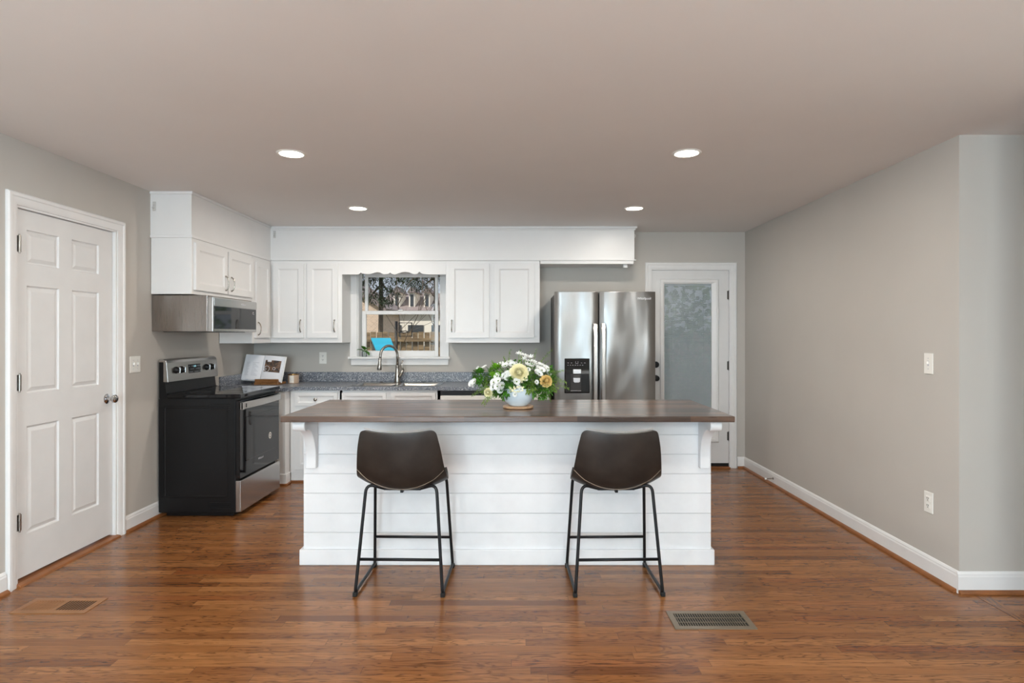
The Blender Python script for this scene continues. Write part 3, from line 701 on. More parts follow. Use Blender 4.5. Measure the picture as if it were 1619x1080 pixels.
obj('clock', text_bm('12:00', .020, lambda u, v, k: mpc(4.957 + u, 1.112 + v, .002 + k * .5)), 'lcd', dsp)
bm = B()
for i in range(9):
    for j in range(3):
        if (i * 3 + j) % 4 == 1 or (i in (3, 4, 5) and j == 2): continue
        m4 = Matrix.Translation(mpc(4.877 + i * .0205, 1.074 + j * .0235, .002)); obj('button_mark', box(B(), -.0004, .0004, -.004, .004, -.0022, .0022, m4), 'ink', dsp)
for y in (4.69, 4.765, 5.145, 5.225):
    k = obj('knob', lathe(B(), [(.027, -.002), (.027, .006), (.021, .012), (.019, .026), (.0, .027)], mpc(y, 1.10, 0), 24, 'x'), 'blackplastic', cp, smooth=40)
    obj('knob_grip', boxes((mpc(y, 1.1, .010).x, mpc(y, 1.1, .034).x, y - .0045, y + .0045, 1.078, 1.122)), 'steel', k, bevel=.002)
# oven door
od = obj('oven_door', boxes((-2.125, -2.092, ry0 + .004, ry1 - .004, .285, .872)), 'glossblack', c, bevel=.004)
pf = [(ry0 + .012, .80), (ry0 + .012, .862), (ry0 + .10, .868), (ry0 + .38, .870), (ry1 - .10, .868), (ry1 - .012, .862), (ry1 - .012, .80)]
bm = B(); N_ = 24; prev = None
for i in range(N_ + 1):
    t = i / N_; y = ry0 + .012 + (ry1 - ry0 - .024) * t; bow = .018 + .024 * math.sin(math.pi * t) ** .7 
    ring = [bm.verts.new(v) for v in (Vector((-2.092 + bow - .010, y, .806)), Vector((-2.092 + bow, y, .812)), Vector((-2.092 + bow, y, .856)), Vector((-2.092 + bow - .010, y, .862)))]
    if prev:
        for k in range(4): bm.faces.new([prev[k], prev[(k + 1) % 4], ring[(k + 1) % 4], ring[k]])
    else: bm.faces.new(ring)
    prev = ring
bm.faces.new(prev[::-1])
box(bm, -2.094, -2.07, ry0 + .012, ry0 + .045, .808, .86); box(bm, -2.094, -2.07, ry1 - .045, ry1 - .012, .808, .86)
obj('handle', bm, 'steel', od, smooth=30, label='stainless handle bar')
obj('handle_gap', boxes((-2.072, -2.0655, ry0 + .052, ry0 + .085, .820, .850)), 'blackplastic', od)
obj('oven_window', paneled(B(), FX(-2.091), [ry0 + .10, ry1 - .10], [.40, .74], {(0, 0)}, [(.004, .0012), (.010, .0012)], 0, back=False), 'glossblack', od, label='dark oven window')
st = obj('sticker', lathe(B(), [(.028, 0), (.028, .001)], (-2.0895, 5.13, .525), 28, 'x'), 'plastic', od, label='round white sticker')
obj('sticker_mark', lathe(B(), [(.018, .001), (.018, .0016), (.012, .0016), (.012, .001)], (-2.0895, 5.13, .525), 24, 'x', capb=False, capt=False), 'pole', st)
obj('logo', text_bm('Whirlpool', .024, lambda u, v, k: Vector((-2.092 + k, 4.95 + u, .365 + v))), 'silver', od)
obj('drawer', boxes((-2.125, -2.084, ry0 + .003, ry1 - .003, .035, .272)), 'steel', c, bevel=.005, label='stainless storage drawer')

# ------------------------------------------------------------------ refrigerator
Yr = 5.49; fx0, fx1, fz1 = .337, 1.251, 1.764
c = thing('refrigerator', (.794, 5.85, 0), 'stainless side-by-side refrigerator between the counter and the back door', 'refrigerator')
obj('cabinet_body', boxes((fx0 + .006, fx1 - .006, Yr + .07, YB - .03, .02, fz1 - .015)), 'fridgeside', c, bevel=.004)
gx = .737
def fdoor(x0, x1, label):
    bm = B(); prof = []
    n = 12
    for i in range(n + 1):
        t = i / n; x = x0 + (x1 - x0) * t; e_ = min(t, 1 - t) * (x1 - x0); r = .014
        y = Yr + (r - math.sqrt(max(0, r * r - (r - min(e_, r)) ** 2)) if e_ < r else 0) - .006 * math.sin(math.pi * t)
        prof.append((x, y))
    prof = [(x0, Yr + .065)] + prof + [(x1, Yr + .065)]
    prism(bm, prof, lambda a, b: Vector((a, b, .09)), lambda a, b: Vector((a, b, fz1)))
    return obj('door', bm, 'fridge', c, bevel=.003, smooth=30, label=label)
dl = fdoor(fx0, gx - .004, 'narrow left freezer door'); dr_ = fdoor(gx + .004, fx1, 'wide right door')
for x0, x1, pd in ((.678, .722, dl), (.752, .796, dr_)):
    bm = B(); prev = None
    for i in range(21):
        t = i / 20; z = .55 + (1.475 - .55) * t; out = .058
        if t < .04: out = .02 + .038 * t / .04
        if t > .96: out = .02 + .038 * (1 - t) / .04
        ring = [bm.verts.new(Vector(v)) for v in ((x0 + .003, Yr - out + .016, z), (x0, Yr - out + .008, z), (x0 + .008, Yr - out, z), (x1 - .008, Yr - out, z), (x1, Yr - out + .008, z), (x1 - .003, Yr - out + .016, z))]
        if prev:
            for k in range(6): bm.faces.new([prev[k], prev[(k + 1) % 6], ring[(k + 1) % 6], ring[k]])
        else: bm.faces.new(ring[::-1])
        prev = ring
    bm.faces.new(prev)
    box(bm, x0 + .006, x1 - .006, Yr - .05, Yr + .002, 1.435, 1.465); box(bm, x0 + .006, x1 - .006, Yr - .05, Yr + .002, .56, .59)
    obj('handle', bm, 'steel', pd, smooth=35)
# dispenser
YQ = Yr - .006
dsp = obj('dispenser', boxes((.425, .652, YQ - .006, YQ + .004, .846, 1.160)), 'glossblack', dl, bevel=.008, seg=3, label='black ice and water dispenser')
obj('recess', boxes((.432, .645, YQ - .0075, YQ - .005, .856, 1.022)), 'blackplastic', dsp, bevel=.004)
obj('recess_back', boxes((.482, .574, YQ - .010, YQ - .006, .872, 1.02)), 'pole', dsp, bevel=.004)
obj('spout_housing', boxes((.502, .574, YQ - .022, YQ - .006, 1.022, 1.062)), 'silver', dsp, bevel=.004, label='silver spout')
obj('spout_collar', boxes((.506, .562, YQ - .02, YQ - .006, .992, 1.005)), 'darksteel', dsp, bevel=.002)
obj('paddle', prism(B(), [(.504, .986), (.566, .986), (.564, .95), (.552, .942), (.518, .942), (.506, .95)], lambda a, z: Vector((a, YQ - .018, z)), lambda a, z: Vector((a, YQ - .008, z))), 'silver', dsp, bevel=.002, label='silver paddle')
bm = B()
def mark(a, b_, z0, z1): obj('button_mark', boxes((a, b_, YQ - .0068, YQ - .0058, z0, z1)), 'ink', dsp)
box(bm, .525, .548, YQ - .0068, YQ - .006, 1.113, 1.115); box(bm, .525, .527, YQ - .0068, YQ - .006, 1.113, 1.135); box(bm, .546, .548, YQ - .0068, YQ - .006, 1.113, 1.135)
for i in range(6):
    x = .452 + i * .03
    if i in (2, 3): continue
    mark(x, x + .012, 1.118, 1.121)
for i in range(7): mark(.452 + i * .022, .452 + i * .022 + .010, 1.098, 1.101)
obj('lock_symbol', bm, 'ink', dsp)
obj('drip_tray', boxes((.48, .574, YQ - .014, YQ - .006, .866, .872)), 'steel', dsp)
obj('logo', text_bm('Whirlpool', .030, lambda u, v, k: Vector((1.145 + u, Yr - .0045 - k, 1.692 + v))), 'silver', dr_)
obj('foot_grille', boxes((fx0 + .01, fx1 - .01, Yr + .04, Yr + .069, .0, .085)), 'blackplastic', c)

# ------------------------------------------------------------------ island
c = thing('kitchen_island', (-.06, 3.9, 0), 'white shiplap kitchen island standing in the middle of the oak floor', 'kitchen island')
ix0, ix1, iy0, iy1 = -1.278, 1.157, 3.63, 4.13
obj('core', boxes((ix0 + .012, ix1 - .012, iy0 + .008, iy1 - .008, .0, .892)), 'ship', c)
zs = [.09, .19, .305, .425, .542, .659, .775, .893]
for a, b in zip(zs, zs[1:]):
    bm = boxes((ix0, ix1, iy0, iy1, a + .0012, b - .0012)); obj('shiplap_board', bm, 'ship', c, bevel=.001)
obj('plinth', boxes((-1.298, 1.174, 3.613, 4.147, 0, .092)), 'ship', c, bevel=.004)
def corbel(x0, x1, lab):
    y0 = iy0 - .001; w = []
    # profile in (y,z): vertical leg on the body, quarter sweep to a scrolled arm under the top
    yo = 3.395
    arc = []
    cy, cz, rr = 3.455, .705, .155
    for k in range(0, 13):
        a = math.pi / 2 * k / 12; arc.append((cy - .0 + .135 * math.sin(a) * 1.0, cz + .135 * math.cos(a) - .0))
    prof = [(y0, .893), (y0, .582), (y0 - .045, .582), (y0 - .045, .60)]
    for k in range(0, 13):
        a = math.pi / 2 * k / 12
        prof.append((3.42 + .165 * math.cos(a), .66 + .175 * math.sin(a)))
    prof += [(3.415, .893)]
    prism(B_ := B(), prof, lambda a, z: Vector((x0, a, z)), lambda a, z: Vector((x1, a, z)))
    o = obj('corbel', B_, 'ship', c, bevel=.003, smooth=35)
    obj('scroll', lathe(B(), [(.029, x0 - .003), (.031, x0 - .001), (.031, x1 + .001), (.029, x1 + .003)], (0, 3.412, .862), 28, 'x'), 'ship', o, smooth=35)
corbel(-1.251, -1.190, ''); corbel(1.080, 1.138, '')
tag(obj('island_top', boxes((-1.298, 1.192, 3.324, 4.19, .893, .925)), 'top', bevel=.004), 'dark-stained wooden butcher block worktop lying on the white island', 'worktop')

# ------------------------------------------------------------------ stools
def make_stool():
    """built about x=0; rear feet at y=3.18"""
    t = thing('counter_stool', (0, 3.38, 0), 'brown leather counter stool with black sled legs, the left of the pair', 'stool', 'counter stools at the island')
    prof = [(3.135, .862), (3.137, .828), (3.146, .78), (3.158, .72), (3.174, .655), (3.198, .595), (3.238, .553), (3.30, .533), (3.37, .533), (3.44, .548), (3.50, .566), (3.535, .576), (3.555, .570)]
    hw = [.200, .207, .214, .222, .229, .236, .240, .238, .232, .224, .214, .206, .198]
    curl = [.035, .038, .042, .048, .056, .066, .072, .066, .052, .040, .03, .022, .018]
    nu = 16; bm = B(); grid = []
    n = len(prof)
    for i in range(n):
        p0 = Vector((0,) + prof[max(i - 1, 0)]); p1 = Vector((0,) + prof[min(i + 1, n - 1)]); tg = (p1 - p0).normalized(); nr = Vector((0, -tg.z, tg.y)); nr = nr if nr.y + nr.z > 0 else -nr
        row = []
        for j in range(nu + 1):
            u = -1 + 2 * j / nu; cu = curl[i] * abs(u) ** 2.2
            p = Vector((u * hw[i], prof[i][0], prof[i][1])) + nr * cu
            if i == 0: p.z += .016 * abs(u) ** 2 - (.012 if abs(u) > .95 else 0)
            if i <= 1: p.x *= (1 - .02 * (abs(u) > .95))
            if i == n - 1: p.y -= .03 * abs(u) ** 4
            row.append(bm.verts.new(p))
        grid.append(row)
    for i in range(n - 1):
        for j in range(nu): bm.faces.new([grid[i][j], grid[i][j + 1], grid[i + 1][j + 1], grid[i + 1][j]])
    # thread positions along the seams, kept before the mesh is consumed
    G = [[v.co.copy() for v in row] for row in grid]
    o = obj('seat_shell', bm, 'leather', t, smooth=True)
    md = o.modifiers.new('sub', 'SUBSURF'); md.levels = md.render_levels = 2
    md = o.modifiers.new('solid', 'SOLIDIFY'); md.thickness = .020; md.offset = 0
    md = o.modifiers.new('bevel', 'BEVEL'); md.width = .007; md.segments = 3; md.limit_method = 'ANGLE'; md.angle_limit = R(50)
    def stitches(path, off, step=.0075, r=.0011):
        bm = B(); seg = [(path[i], path[i + 1]) for i in range(len(path) - 1)]; s = 0
        for a, b in seg:
            L = (b - a).length; k = 0
            while s < L:
                p = a.lerp(b, s / L); d = (b - a).normalized()
                tube(bm, [p + off - d * .0022 + Vector((0, 0, .0012)), p + off + d * .0022 - Vector((0, 0, .0012))], r, 5); s += step
            s -= L
        return bm
    top = [v + Vector((0, 0, .010)) for v in G[0]]
    bm = stitches(top[1:-1], Vector((0, -.004, 0)))
    obj('stitching', bm, 'cushion', t, label='pale stitching along the top edge')
    # lower seam where the back panel ends, on the outside of the shell
    low = []
    for j in range(nu + 1):
        u = abs(-1 + 2 * j / nu); row = 5.75 - 1.5 * u ** 2.6; i = int(row); f = row - i
        low.append(G[i][j].lerp(G[i + 1][j], f) + Vector((0, -.0105 - .0015, -.007 - .004 * (1 - u))))
    obj('stitching', stitches(low, Vector((0, 0, 0))), 'cushion', t, label='pale stitching along the lower seam')
    # side sled frames
    for s in (-1, 1):
        pr = Vector((s * .230, 3.18, .010)); pf = Vector((s * .231, 3.59, .010)); tr = Vector((s * .198, 3.235, .605)); tf = Vector((s * .195, 3.50, .592))
        path = rounded([Vector((s * .10, 3.27, .545)), Vector((s * .188, 3.245, .575)), pr + (tr - pr) * .02, pf + (tf - pf) * .02, Vector((s * .205, 3.50, .570)), Vector((s * .10, 3.47, .553))], [0, .05, .02, .02, .05, 0], 6)
        leg = obj('leg_frame', tube(B(), path, .0085, 12), 'blackmetal', t, smooth=True)
        for y in (3.185, 3.585): obj('foot_cap', boxes((s * .231 - .011, s * .231 + .011, y - .014, y + .014, 0, .022)), 'rubber', leg, bevel=.003)
    def onrear(z): return Vector((.230 - .042 * (z - .01) / .565, 3.18 + .065 * (z - .01) / .565, z))
    def onfront(z): return Vector((.231 - .026 * (z - .01) / .56, 3.59 - .09 * (z - .01) / .56, z))
    a = onrear(.187); obj('footrest', tube(B(), [(-a.x, a.y, a.z), a], .008, 12), 'blackmetal', t, smooth=True)
    a = onfront(.187); obj('footrest', tube(B(), [(-a.x, a.y, a.z), a], .008, 12), 'blackmetal', t, smooth=True)
    obj('seat_bracket', boxes((-.10, .10, 3.262, 3.278, .536, .546), (-.008, .008, 3.25, 3.28, .526, .54)), 'blackmetal', t, bevel=.002)
    obj('seat_bracket', boxes((-.10, .10, 3.462, 3.478, .546, .556)), 'blackmetal', t, bevel=.002)
    return t
st1 = make_stool()
st2 = copy_tree(st1)
st1.location = (-.617, 3.38, 0); st1.rotation_euler.z = R(-1.2)
st2.location = (.528, 3.38, 0); st2.rotation_euler.z = R(1.5)
st2['label'] = 'brown leather counter stool with black sled legs, the right of the pair'

# ------------------------------------------------------------------ recessed lights
cl = thing('ceiling_light', (0, 0, ZC), 'round recessed ceiling light', 'ceiling light', 'recessed ceiling lights')
obj('trim_ring', lathe(B(), [(.068, .0), (.068, -.005), (.074, -.007), (.080, -.005), (.084, 0)], (0, 0, ZC), 40, capb=False, capt=False), 'plastic', cl, smooth=40)
obj('diffuser', lathe(B(), [(.001, -.0025), (.068, -.0025), (.068, -.0005)], (0, 0, ZC), 40, capt=False), 'glow', cl)
lamp('AREA', 'lamp_light', (0, 0, -.006), (0, 0, 0), 6.3, (1, .93, .84), .13, parent=cl)
lamps = [(-1.325, 3.56, 'round recessed ceiling light nearer the camera above the left stool side'), (.99, 3.55, 'round recessed ceiling light nearer the camera on the right, above the island end'),
         (-1.336, 5.09, 'small-looking recessed ceiling light in front of the left half of the soffit'), (.98, 5.09, 'small-looking recessed ceiling light near the right end of the soffit')]
extra = [(-1.325, 1.75, ''), (.99, 1.75, ''), (-1.3, -.6, ''), (1.0, -.6, ''), (3.8, 1.2, '')]
for i, (x, y, l) in enumerate(lamps + extra):
    o = cl if i == 0 else copy_tree(cl); o.location = (x, y, ZC)
    o['label'] = l or 'round recessed ceiling light behind the camera'

for x in (-1.3, 1.3):  # unseen globes added to brighten the ceiling
    g = thing('added_globe_lamp', (x, -.6, ZC), 'white globe added behind the camera to brighten the ceiling', 'lamp', 'added fill globes behind the camera')
    obj('cord', tube(B(), [(x, -.6, ZC), (x, -.6, 1.86)], .004, 6), 'blackmetal', g)
    obj('globe', lathe(B(), [(.12 * math.sin(math.pi * k / 14) + .0005, -.12 * math.cos(math.pi * k / 14)) for k in range(15)], (x, -.6, 1.75), 24), 'glow', g, smooth=True)
    lamp('POINT', 'globe_fill', (0, 0, 1.75 - ZC), (0, 0, 0), 150, (.93, 1, 1.0), parent=g).data.shadow_soft_size = .14
# ------------------------------------------------------------------ switches, outlets, door stop, vents
def plate(name, mp, u, v, w_, h_, label, cat, kind, n=1):
    t = thing(name, tuple(mp(u, v, 0)), label, cat)
    def bx(u0, u1, v0, v1, d0, d1):
        bm = B(); p = [mp(a, b, d) for d in (d0, d1) for b in (v0, v1) for a in (u0, u1)]; vv = [bm.verts.new(k) for k in p]
        for f in ((0, 2, 3, 1), (4, 5, 7, 6), (0, 1, 5, 4), (2, 6, 7, 3), (0, 4, 6, 2), (1, 3, 7, 5)): bm.faces.new([vv[i] for i in f])
        return bm
    pl = obj('cover_plate', bx(u - w_ / 2, u + w_ / 2, v - h_ / 2, v + h_ / 2, 0, .006), 'plastic', t, bevel=.002)
    if kind == 'switch':
        for k in range(n):
            uu = u + (k - (n - 1) / 2) * .046
            obj('toggle', bx(uu - .005, uu + .005, v - .004, v + .014, .006, .018), 'plastic', t, bevel=.002)
            obj('toggle_surround', bx(uu - .006, uu + .006, v - .013, v + .016, .006, .0066), 'ink', t)
            for s in (-1, 1): obj('screw', lathe(B(), [(.003, 0), (.003, .001)], (0, 0, 0), 10) if False else bx(uu - .0025, uu + .0025, v + s * .03 - .0025, v + s * .03 + .0025, .006, .007), 'ink', t)
    else:
        for s in (-1, 1):
            r = obj('receptacle', bx(u - .016, u + .016, v + s * .02 - .014, v + s * .02 + .014, .006, .009), 'plastic', t, bevel=.003)
            for q_ in (-1, 1): obj('slot', bx(u + q_ * .006 - .0016, u + q_ * .006 + .0016, v + s * .02 - .001, v + s * .02 + .008, .009, .0095), 'slot', r)
            obj('slot', bx(u - .0025, u + .0025, v + s * .02 - .010, v + s * .02 - .005, .009, .0095), 'slot', r)
plate('light_switch', FX(XL), 4.315, 1.162, .116, .116, 'white double light switch plate between the left door and the range', 'switch', 'switch', 2)
plate('light_switch', FXn(XR), 3.465, 1.208, .072, .118, 'white light switch high on the right wall near its corner', 'switch', 'switch', 1)
plate('wall_outlet', FXn(XR), 3.465, .417, .072, .118, 'white wall outlet low on the right wall above the baseboard', 'outlet', 'outlet')
plate('wall_outlet', FY(YB), -2.007, 1.135, .074, .118, 'white wall outlet above the counter left of the window', 'outlet', 'outlet')
t = thing('door_stop', (XR - .014, 5.54, .062), 'small metal spring door stop screwed to the right baseboard', 'door stop')
obj('spring', tube(B(), [(XR - .014, 5.54, .062), (XR - .02, 5.54, .062), (XR - .021, 5.54, .062), (XR - .08, 5.54, .060)], [.010, .010, .005, .0045], 12), 'nickel', t, smooth=30)
obj('rubber_tip', tube(B(), [(XR - .078, 5.54, .060), (XR - .092, 5.54, .059)], .008, 12), 'plastic', t, smooth=30)

t = thing('floor_register', (.93, 2.91, 0), 'taupe metal floor register right of the stools', 'floor vent')
vx0, vx1, vy0, vy1 = .735, 1.118, 2.825, 3.005
bm = B(); us = [vx0, vx0 + .028, vx1 - .028, vx1]; vs = [vy0, vy0 + .026, vy1 - .026, vy1]
for (a, b, c_, d_) in ((us[0], us[1], vs[0], vs[3]), (us[2], us[3], vs[0], vs[3]), (us[1], us[2], vs[0], vs[1]), (us[1], us[2], vs[2], vs[3])): box(bm, a, b, c_, d_, 0, .005)
obj('frame', bm, 'vent_metal', t)
bm = B(); k = 0
x = us[1] + .006
while x < us[2] - .004:
    box(bm, x, x + .0034, vs[1], vs[2], .0015, .0045); x += .0118
for y in (vs[1] + .04, vs[1] + .085): box(bm, us[1], us[2], y, y + .004, .0012, .0035)
obj('grille', bm, 'vent_metal', t)
obj('duct', boxes((us[1], us[2], vs[1], vs[2], .0004, .0011)), 'rubber', t, label='dark duct opening under the grille')
obj('lever', boxes((us[2] - .004, us[2] + .008, vs[1] + .085, vs[1] + .10, .004, .010)), 'vent_metal', t)
t = thing('wooden_floor_vent', (-2.33, 3.07, 0), 'flush oak floor vent in front of the left door', 'floor vent')
ux0, ux1, uy0, uy1 = -2.50, -2.13, 2.985, 3.16; 
bm = B(); us = [ux0, ux0 + .03, ux1 - .03, ux1]; vs = [uy0, uy0 + .035, uy1 - .035, uy1]
for (a, b, c_, d_) in ((us[0], us[1], vs[0], vs[3]), (us[2], us[3], vs[0], vs[3]), (us[1], us[2], vs[0], vs[1]), (us[1], us[2], vs[2], vs[3])): box(bm, a, b, c_, d_, 0, .003)
box(bm, -2.325, -2.305, vs[1], vs[2], 0, .003)
obj('frame', bm, 'vent_wood', t)
bm = B(); x = us[1] + .006
while x < us[2] - .004:
    box(bm, x, x + (.0055 if x < -2.32 else .0042), vs[1], vs[2], .0012, .0028); x += .0145
obj('slats', bm, 'vent_wood', t)
obj('duct', boxes((us[1], us[2], vs[1], vs[2], .0003, .0007)), 'rubber', t, label='dark duct opening')
obj('damper', boxes((us[1], -2.325, vs[1], vs[2], .0007, .0010)), 'vent_wood', t)

# ------------------------------------------------------------------ counter items
# open cookbook on a wooden stand
bc = Vector((-2.505, 5.92, .89)); RM = Matrix.Translation(bc) @ Matrix.Rotation(R(-4), 4, 'Z')
T = RM @ Matrix.Translation((0, 0, .042)) @ Matrix.Rotation(R(-17), 4, 'X') @ Matrix.Rotation(R(3.5), 4, 'Y')   # tilted back
def tb(bm, *a): return box(bm, *a, T)
c = thing('book_stand', tuple(bc), 'small brown wooden book stand on the counter in the corner', 'book stand')
bm = B(); box(bm, -.04, .20, -.05, .12, 0, .022, RM); obj('base', bm, 'wood_stand', c, bevel=.003)
bm = B(); box(bm, -.03, .20, -.055, -.035, .022, .055, RM); obj('ledge', bm, 'wood_stand', c, bevel=.003)
bm = B(); box(bm, -.02, .17, .020, .030, .0, .17, T); obj('back_rest', bm, 'wood_stand', c, bevel=.003)
for y in (-.02, .06): 
    bm = B(); q_ = RM @ Vector((.03, -.0515, .011)); box(bm, -.04 + y, -.035 + y, -.052, -.049, .004, .018, RM); obj('rivet', bm, 'gold', c)
c = thing('cookbook', tuple(bc + Vector((0, 0, .04))), 'open cookbook with a dark food photograph propped on the wooden stand', 'book')
def page(u0, u1, v0, v1, f, th, m, name, par, lift=0):
    bm = B(); n = 10; pr = None
    for i in range(n + 1):
        u = u0 + (u1 - u0) * i / n; y = f(u) - lift
        ring = [bm.verts.new(T @ Vector(v)) for v in ((u, y, v0), (u, y, v1), (u, y + th, v1), (u, y + th, v0))]
        if pr:
            for k in range(4): bm.faces.new([pr[k], pr[(k + 1) % 4], ring[(k + 1) % 4], ring[k]])
        else: bm.faces.new(ring[::-1])
        pr = ring
    bm.faces.new(pr); return obj(name, bm, m, par, smooth=30)
arch = lambda u: -.010 - .012 * math.sin(min(1, abs(u) / .17) * math.pi) ** .6 + abs(u) * .02
bm = B(); tb(bm, -.205, .212, .012, .017, -.012, .252); obj('cover', bm, 'plastic', c, bevel=.001)
pl = page(-.188, -.002, -.004, .245, arch, .016, 'paper', 'page', c); pr_ = page(.002, .198, -.004, .245, arch, .016, 'paper', 'page', c)
obj('page_stack', (lambda b_: (tb(b_, -.198, -.002, -.002, .012, -.008, .243), tb(b_, .002, .206, -.002, .012, -.008, .243), b_)[-1])(B()), 'paper', c)
ph = page(.022, .178, .082, .200, arch, .0006, 'photo', 'photograph', pr_, .0012)
bm = B(); 
for cx_, cz_, rr in ((.05, .112, .028), (.122, .118, .013), (.035, .108, .010)):
    tube(bm, [T @ Vector((cx_ + rr * math.cos(a), arch(cx_) - .0022, cz_ + rr * math.sin(a))) for a in [2 * math.pi * k / 20 for k in range(20)]], .0017, 6, closed=True)
obj('plate_rims', bm, 'paper', ph)
bm = B(); tb(bm, .045, .085, arch(.06) - .003, arch(.06) - .001, .183, .205); obj('photo_notch', bm, 'paper', ph)
bm = B()
for i in range(13):
    z = .165 - i * .0105
    for a, b in ((-.165, -.115 - .01 * (i % 3)), (-.10, -.035 - .012 * ((i * 7) % 4))):
        tb(bm, a, b, arch((a + b) / 2) - .0018, arch((a + b) / 2) - .0004, z, z + .0022)
obj('text_lines', bm, 'ink', pl)
# candle
cp_ = (-2.235, 6.06, .89)
c = thing('candle', cp_, 'beige glass jar candle with a cream label on the counter right of the cookbook', 'candle')
obj('jar', lathe(B(), [(.001, .0), (.050, 0), (.053, .004), (.053, .083), (.050, .088), (.047, .088), (.047, .070), (.001, .070)], cp_, 36, capb=True), 'wax', c, smooth=35)
bm = B(); n = 8; prv = None
for i in range(n + 1):
    a = R(-90 - 24 + 48 * i / n) ; v = [bm.verts.new((cp_[0] + .0537 * math.cos(a), cp_[1] + .0537 * math.sin(a), z)) for z in (.898, .968)]
    if prv: bm.faces.new([prv[0], v[0], v[1], prv[1]])
    prv = v
obj('label', bm, 'label', c, smooth=True)
obj('rim', lathe(B(), [(.0535, .084), (.0545, .086), (.0545, .090), (.0535, .092), (.046, .092), (.046, .084)], cp_, 36, capb=False, capt=False), 'gold', c, smooth=30)
bm = B()
for i, w_ in enumerate((.022, .03, .018)): box(bm, cp_[0] - w_ / 2, cp_[0] + w_ / 2, cp_[1] - .0548, cp_[1] - .0535, .945 - i * .012, .947 - i * .012)
obj('label_print', bm, 'ink', c)
# plant in a glass jar on the sill
jp = (-1.575, 6.25, 1.148)
c = thing('jar_plant', jp, 'leafy green cutting in a small glass jar on the window sill', 'plant')
obj('jar', lathe(B(), [(.001, 0), (.022, 0), (.024, .004), (.024, .05), (.018, .058), (.018, .064)], jp, 24, capb=True, capt=False), 'water', c, smooth=35)
def leafbm(bm, p, d, L, W, bend=.3):
    d = Vector(d).normalized(); s = d.cross(Vector((0, 0, 1)));
    if s.length < .1: s = Vector((1, 0, 0))
    s.normalize(); up = s.cross(d); n = 5; rows = []
    for i in range(n + 1):
        t = i / n; w_ = W * math.sin(math.pi * (t * .86 + .07)) if 0 < i < n else W * .08; q_ = Vector(p) + d * L * t - up * 0 - Vector((0, 0, 1)) * bend * L * t * t
        rows.append([bm.verts.new(q_ - s * w_ / 2 + up * w_ * .15), bm.verts.new(q_), bm.verts.new(q_ + s * w_ / 2 + up * w_ * .15)])
    for A, C in zip(rows, rows[1:]):
        for k in range(2): bm.faces.new([A[k], A[k + 1], C[k + 1], C[k]])
for d_, L_, z_ in (((-.8, -.5, .5), .075, .055), ((.3, -.8, .2), .08, .06), ((.9, -.2, .6), .085, .065), ((-.2, -.6, .9), .06, .07), ((.5, -.3, -.2), .06, .06), ((-.5, .1, .9), .06, .07)):
    bm = B(); leafbm(bm, (jp[0], jp[1], jp[2] + z_), d_, L_ * 1.25, L_ * .85); obj('leaf', bm, 'leaf', c, smooth=True)
obj('stem', tube(B(), [(jp[0], jp[1], jp[2] + .01), (jp[0] + .004, jp[1] - .002, jp[2] + .075)], .002, 6), 'frond', c)

# ------------------------------------------------------------------ flowers on the island
FC = Vector((.005, 3.72, .925))
tag(obj('wooden_coaster', lathe(B(), [(.001, 0), (.088, 0), (.094, .004), (.094, .012), (.090, .015), (.001, .015)], FC, 48), 'wood_trivet', smooth=35), 'light wooden round base plate under the pale blue flower bowl', 'coaster')
tag(obj('bowl', lathe(B(), [(.001, .0), (.055, 0), (.060, .004), (.085, .03), (.105, .065), (.113, .105), (.111, .108), (.105, .105), (.098, .07), (.07, .03), (.001, .02)], FC + Vector((0, 0, .0155)), 48), 'ceramic', smooth=45), 'pale blue ceramic bowl holding the flowers on the island', 'bowl')
fl = thing('flower_arrangement', tuple(FC + Vector((0, 0, .06))), 'white, cream and lime flower arrangement in the pale blue bowl', 'flowers')
rnd = random.Random(3)
def fpos(cx, cy, dy=0): Y = 3.72 + dy; return Vector(((720 + cx / 8.095 - 818) * Y / 960, Y, 1.37 - (cy / 8.095) * Y / 960))
def outward(p): d = (p - (FC + Vector((0, 0, .08)))); d.y -= .12; return d.normalized()
def frame(d): return d.to_track_quat('Z', 'Y').to_matrix().to_4x4()
def petal_ring(bm, Mx, n, L, W, tilt, r0=0, z0=0, cup=.2, ph=0):
    for k in range(n):
        a = 2 * math.pi * (k + ph) / n; rot = Mx @ Matrix.Rotation(a, 4, 'Z') @ Matrix.Translation((r0, 0, z0)) @ Matrix.Rotation(-tilt, 4, 'Y')
        rows = []
        for i, (t, w_) in enumerate(((0, .35), (.35, .85), (.75, 1), (1, .55))):
            rows.append([bm.verts.new(rot @ Vector((L * t, s * W * w_ / 2, cup * L * t * t + (.12 * W if s else 0)))) for s in (-1, 0, 1)])
        for A, C in zip(rows, rows[1:]):
            for q_ in range(2): bm.faces.new([A[q_], A[q_ + 1], C[q_ + 1], C[q_]])
def stem_to(p): 
    base_ = FC + Vector(((p.x - FC.x) * .25, (p.y - FC.y) * .3, .07)); mid = (p + base_) / 2 + Vector((0, 0, .02))
    obj('stem', tube(B(), [base_, mid, p - outward(p) * .004], .0016, 5, caps=False), 'frond', fl, smooth=True)
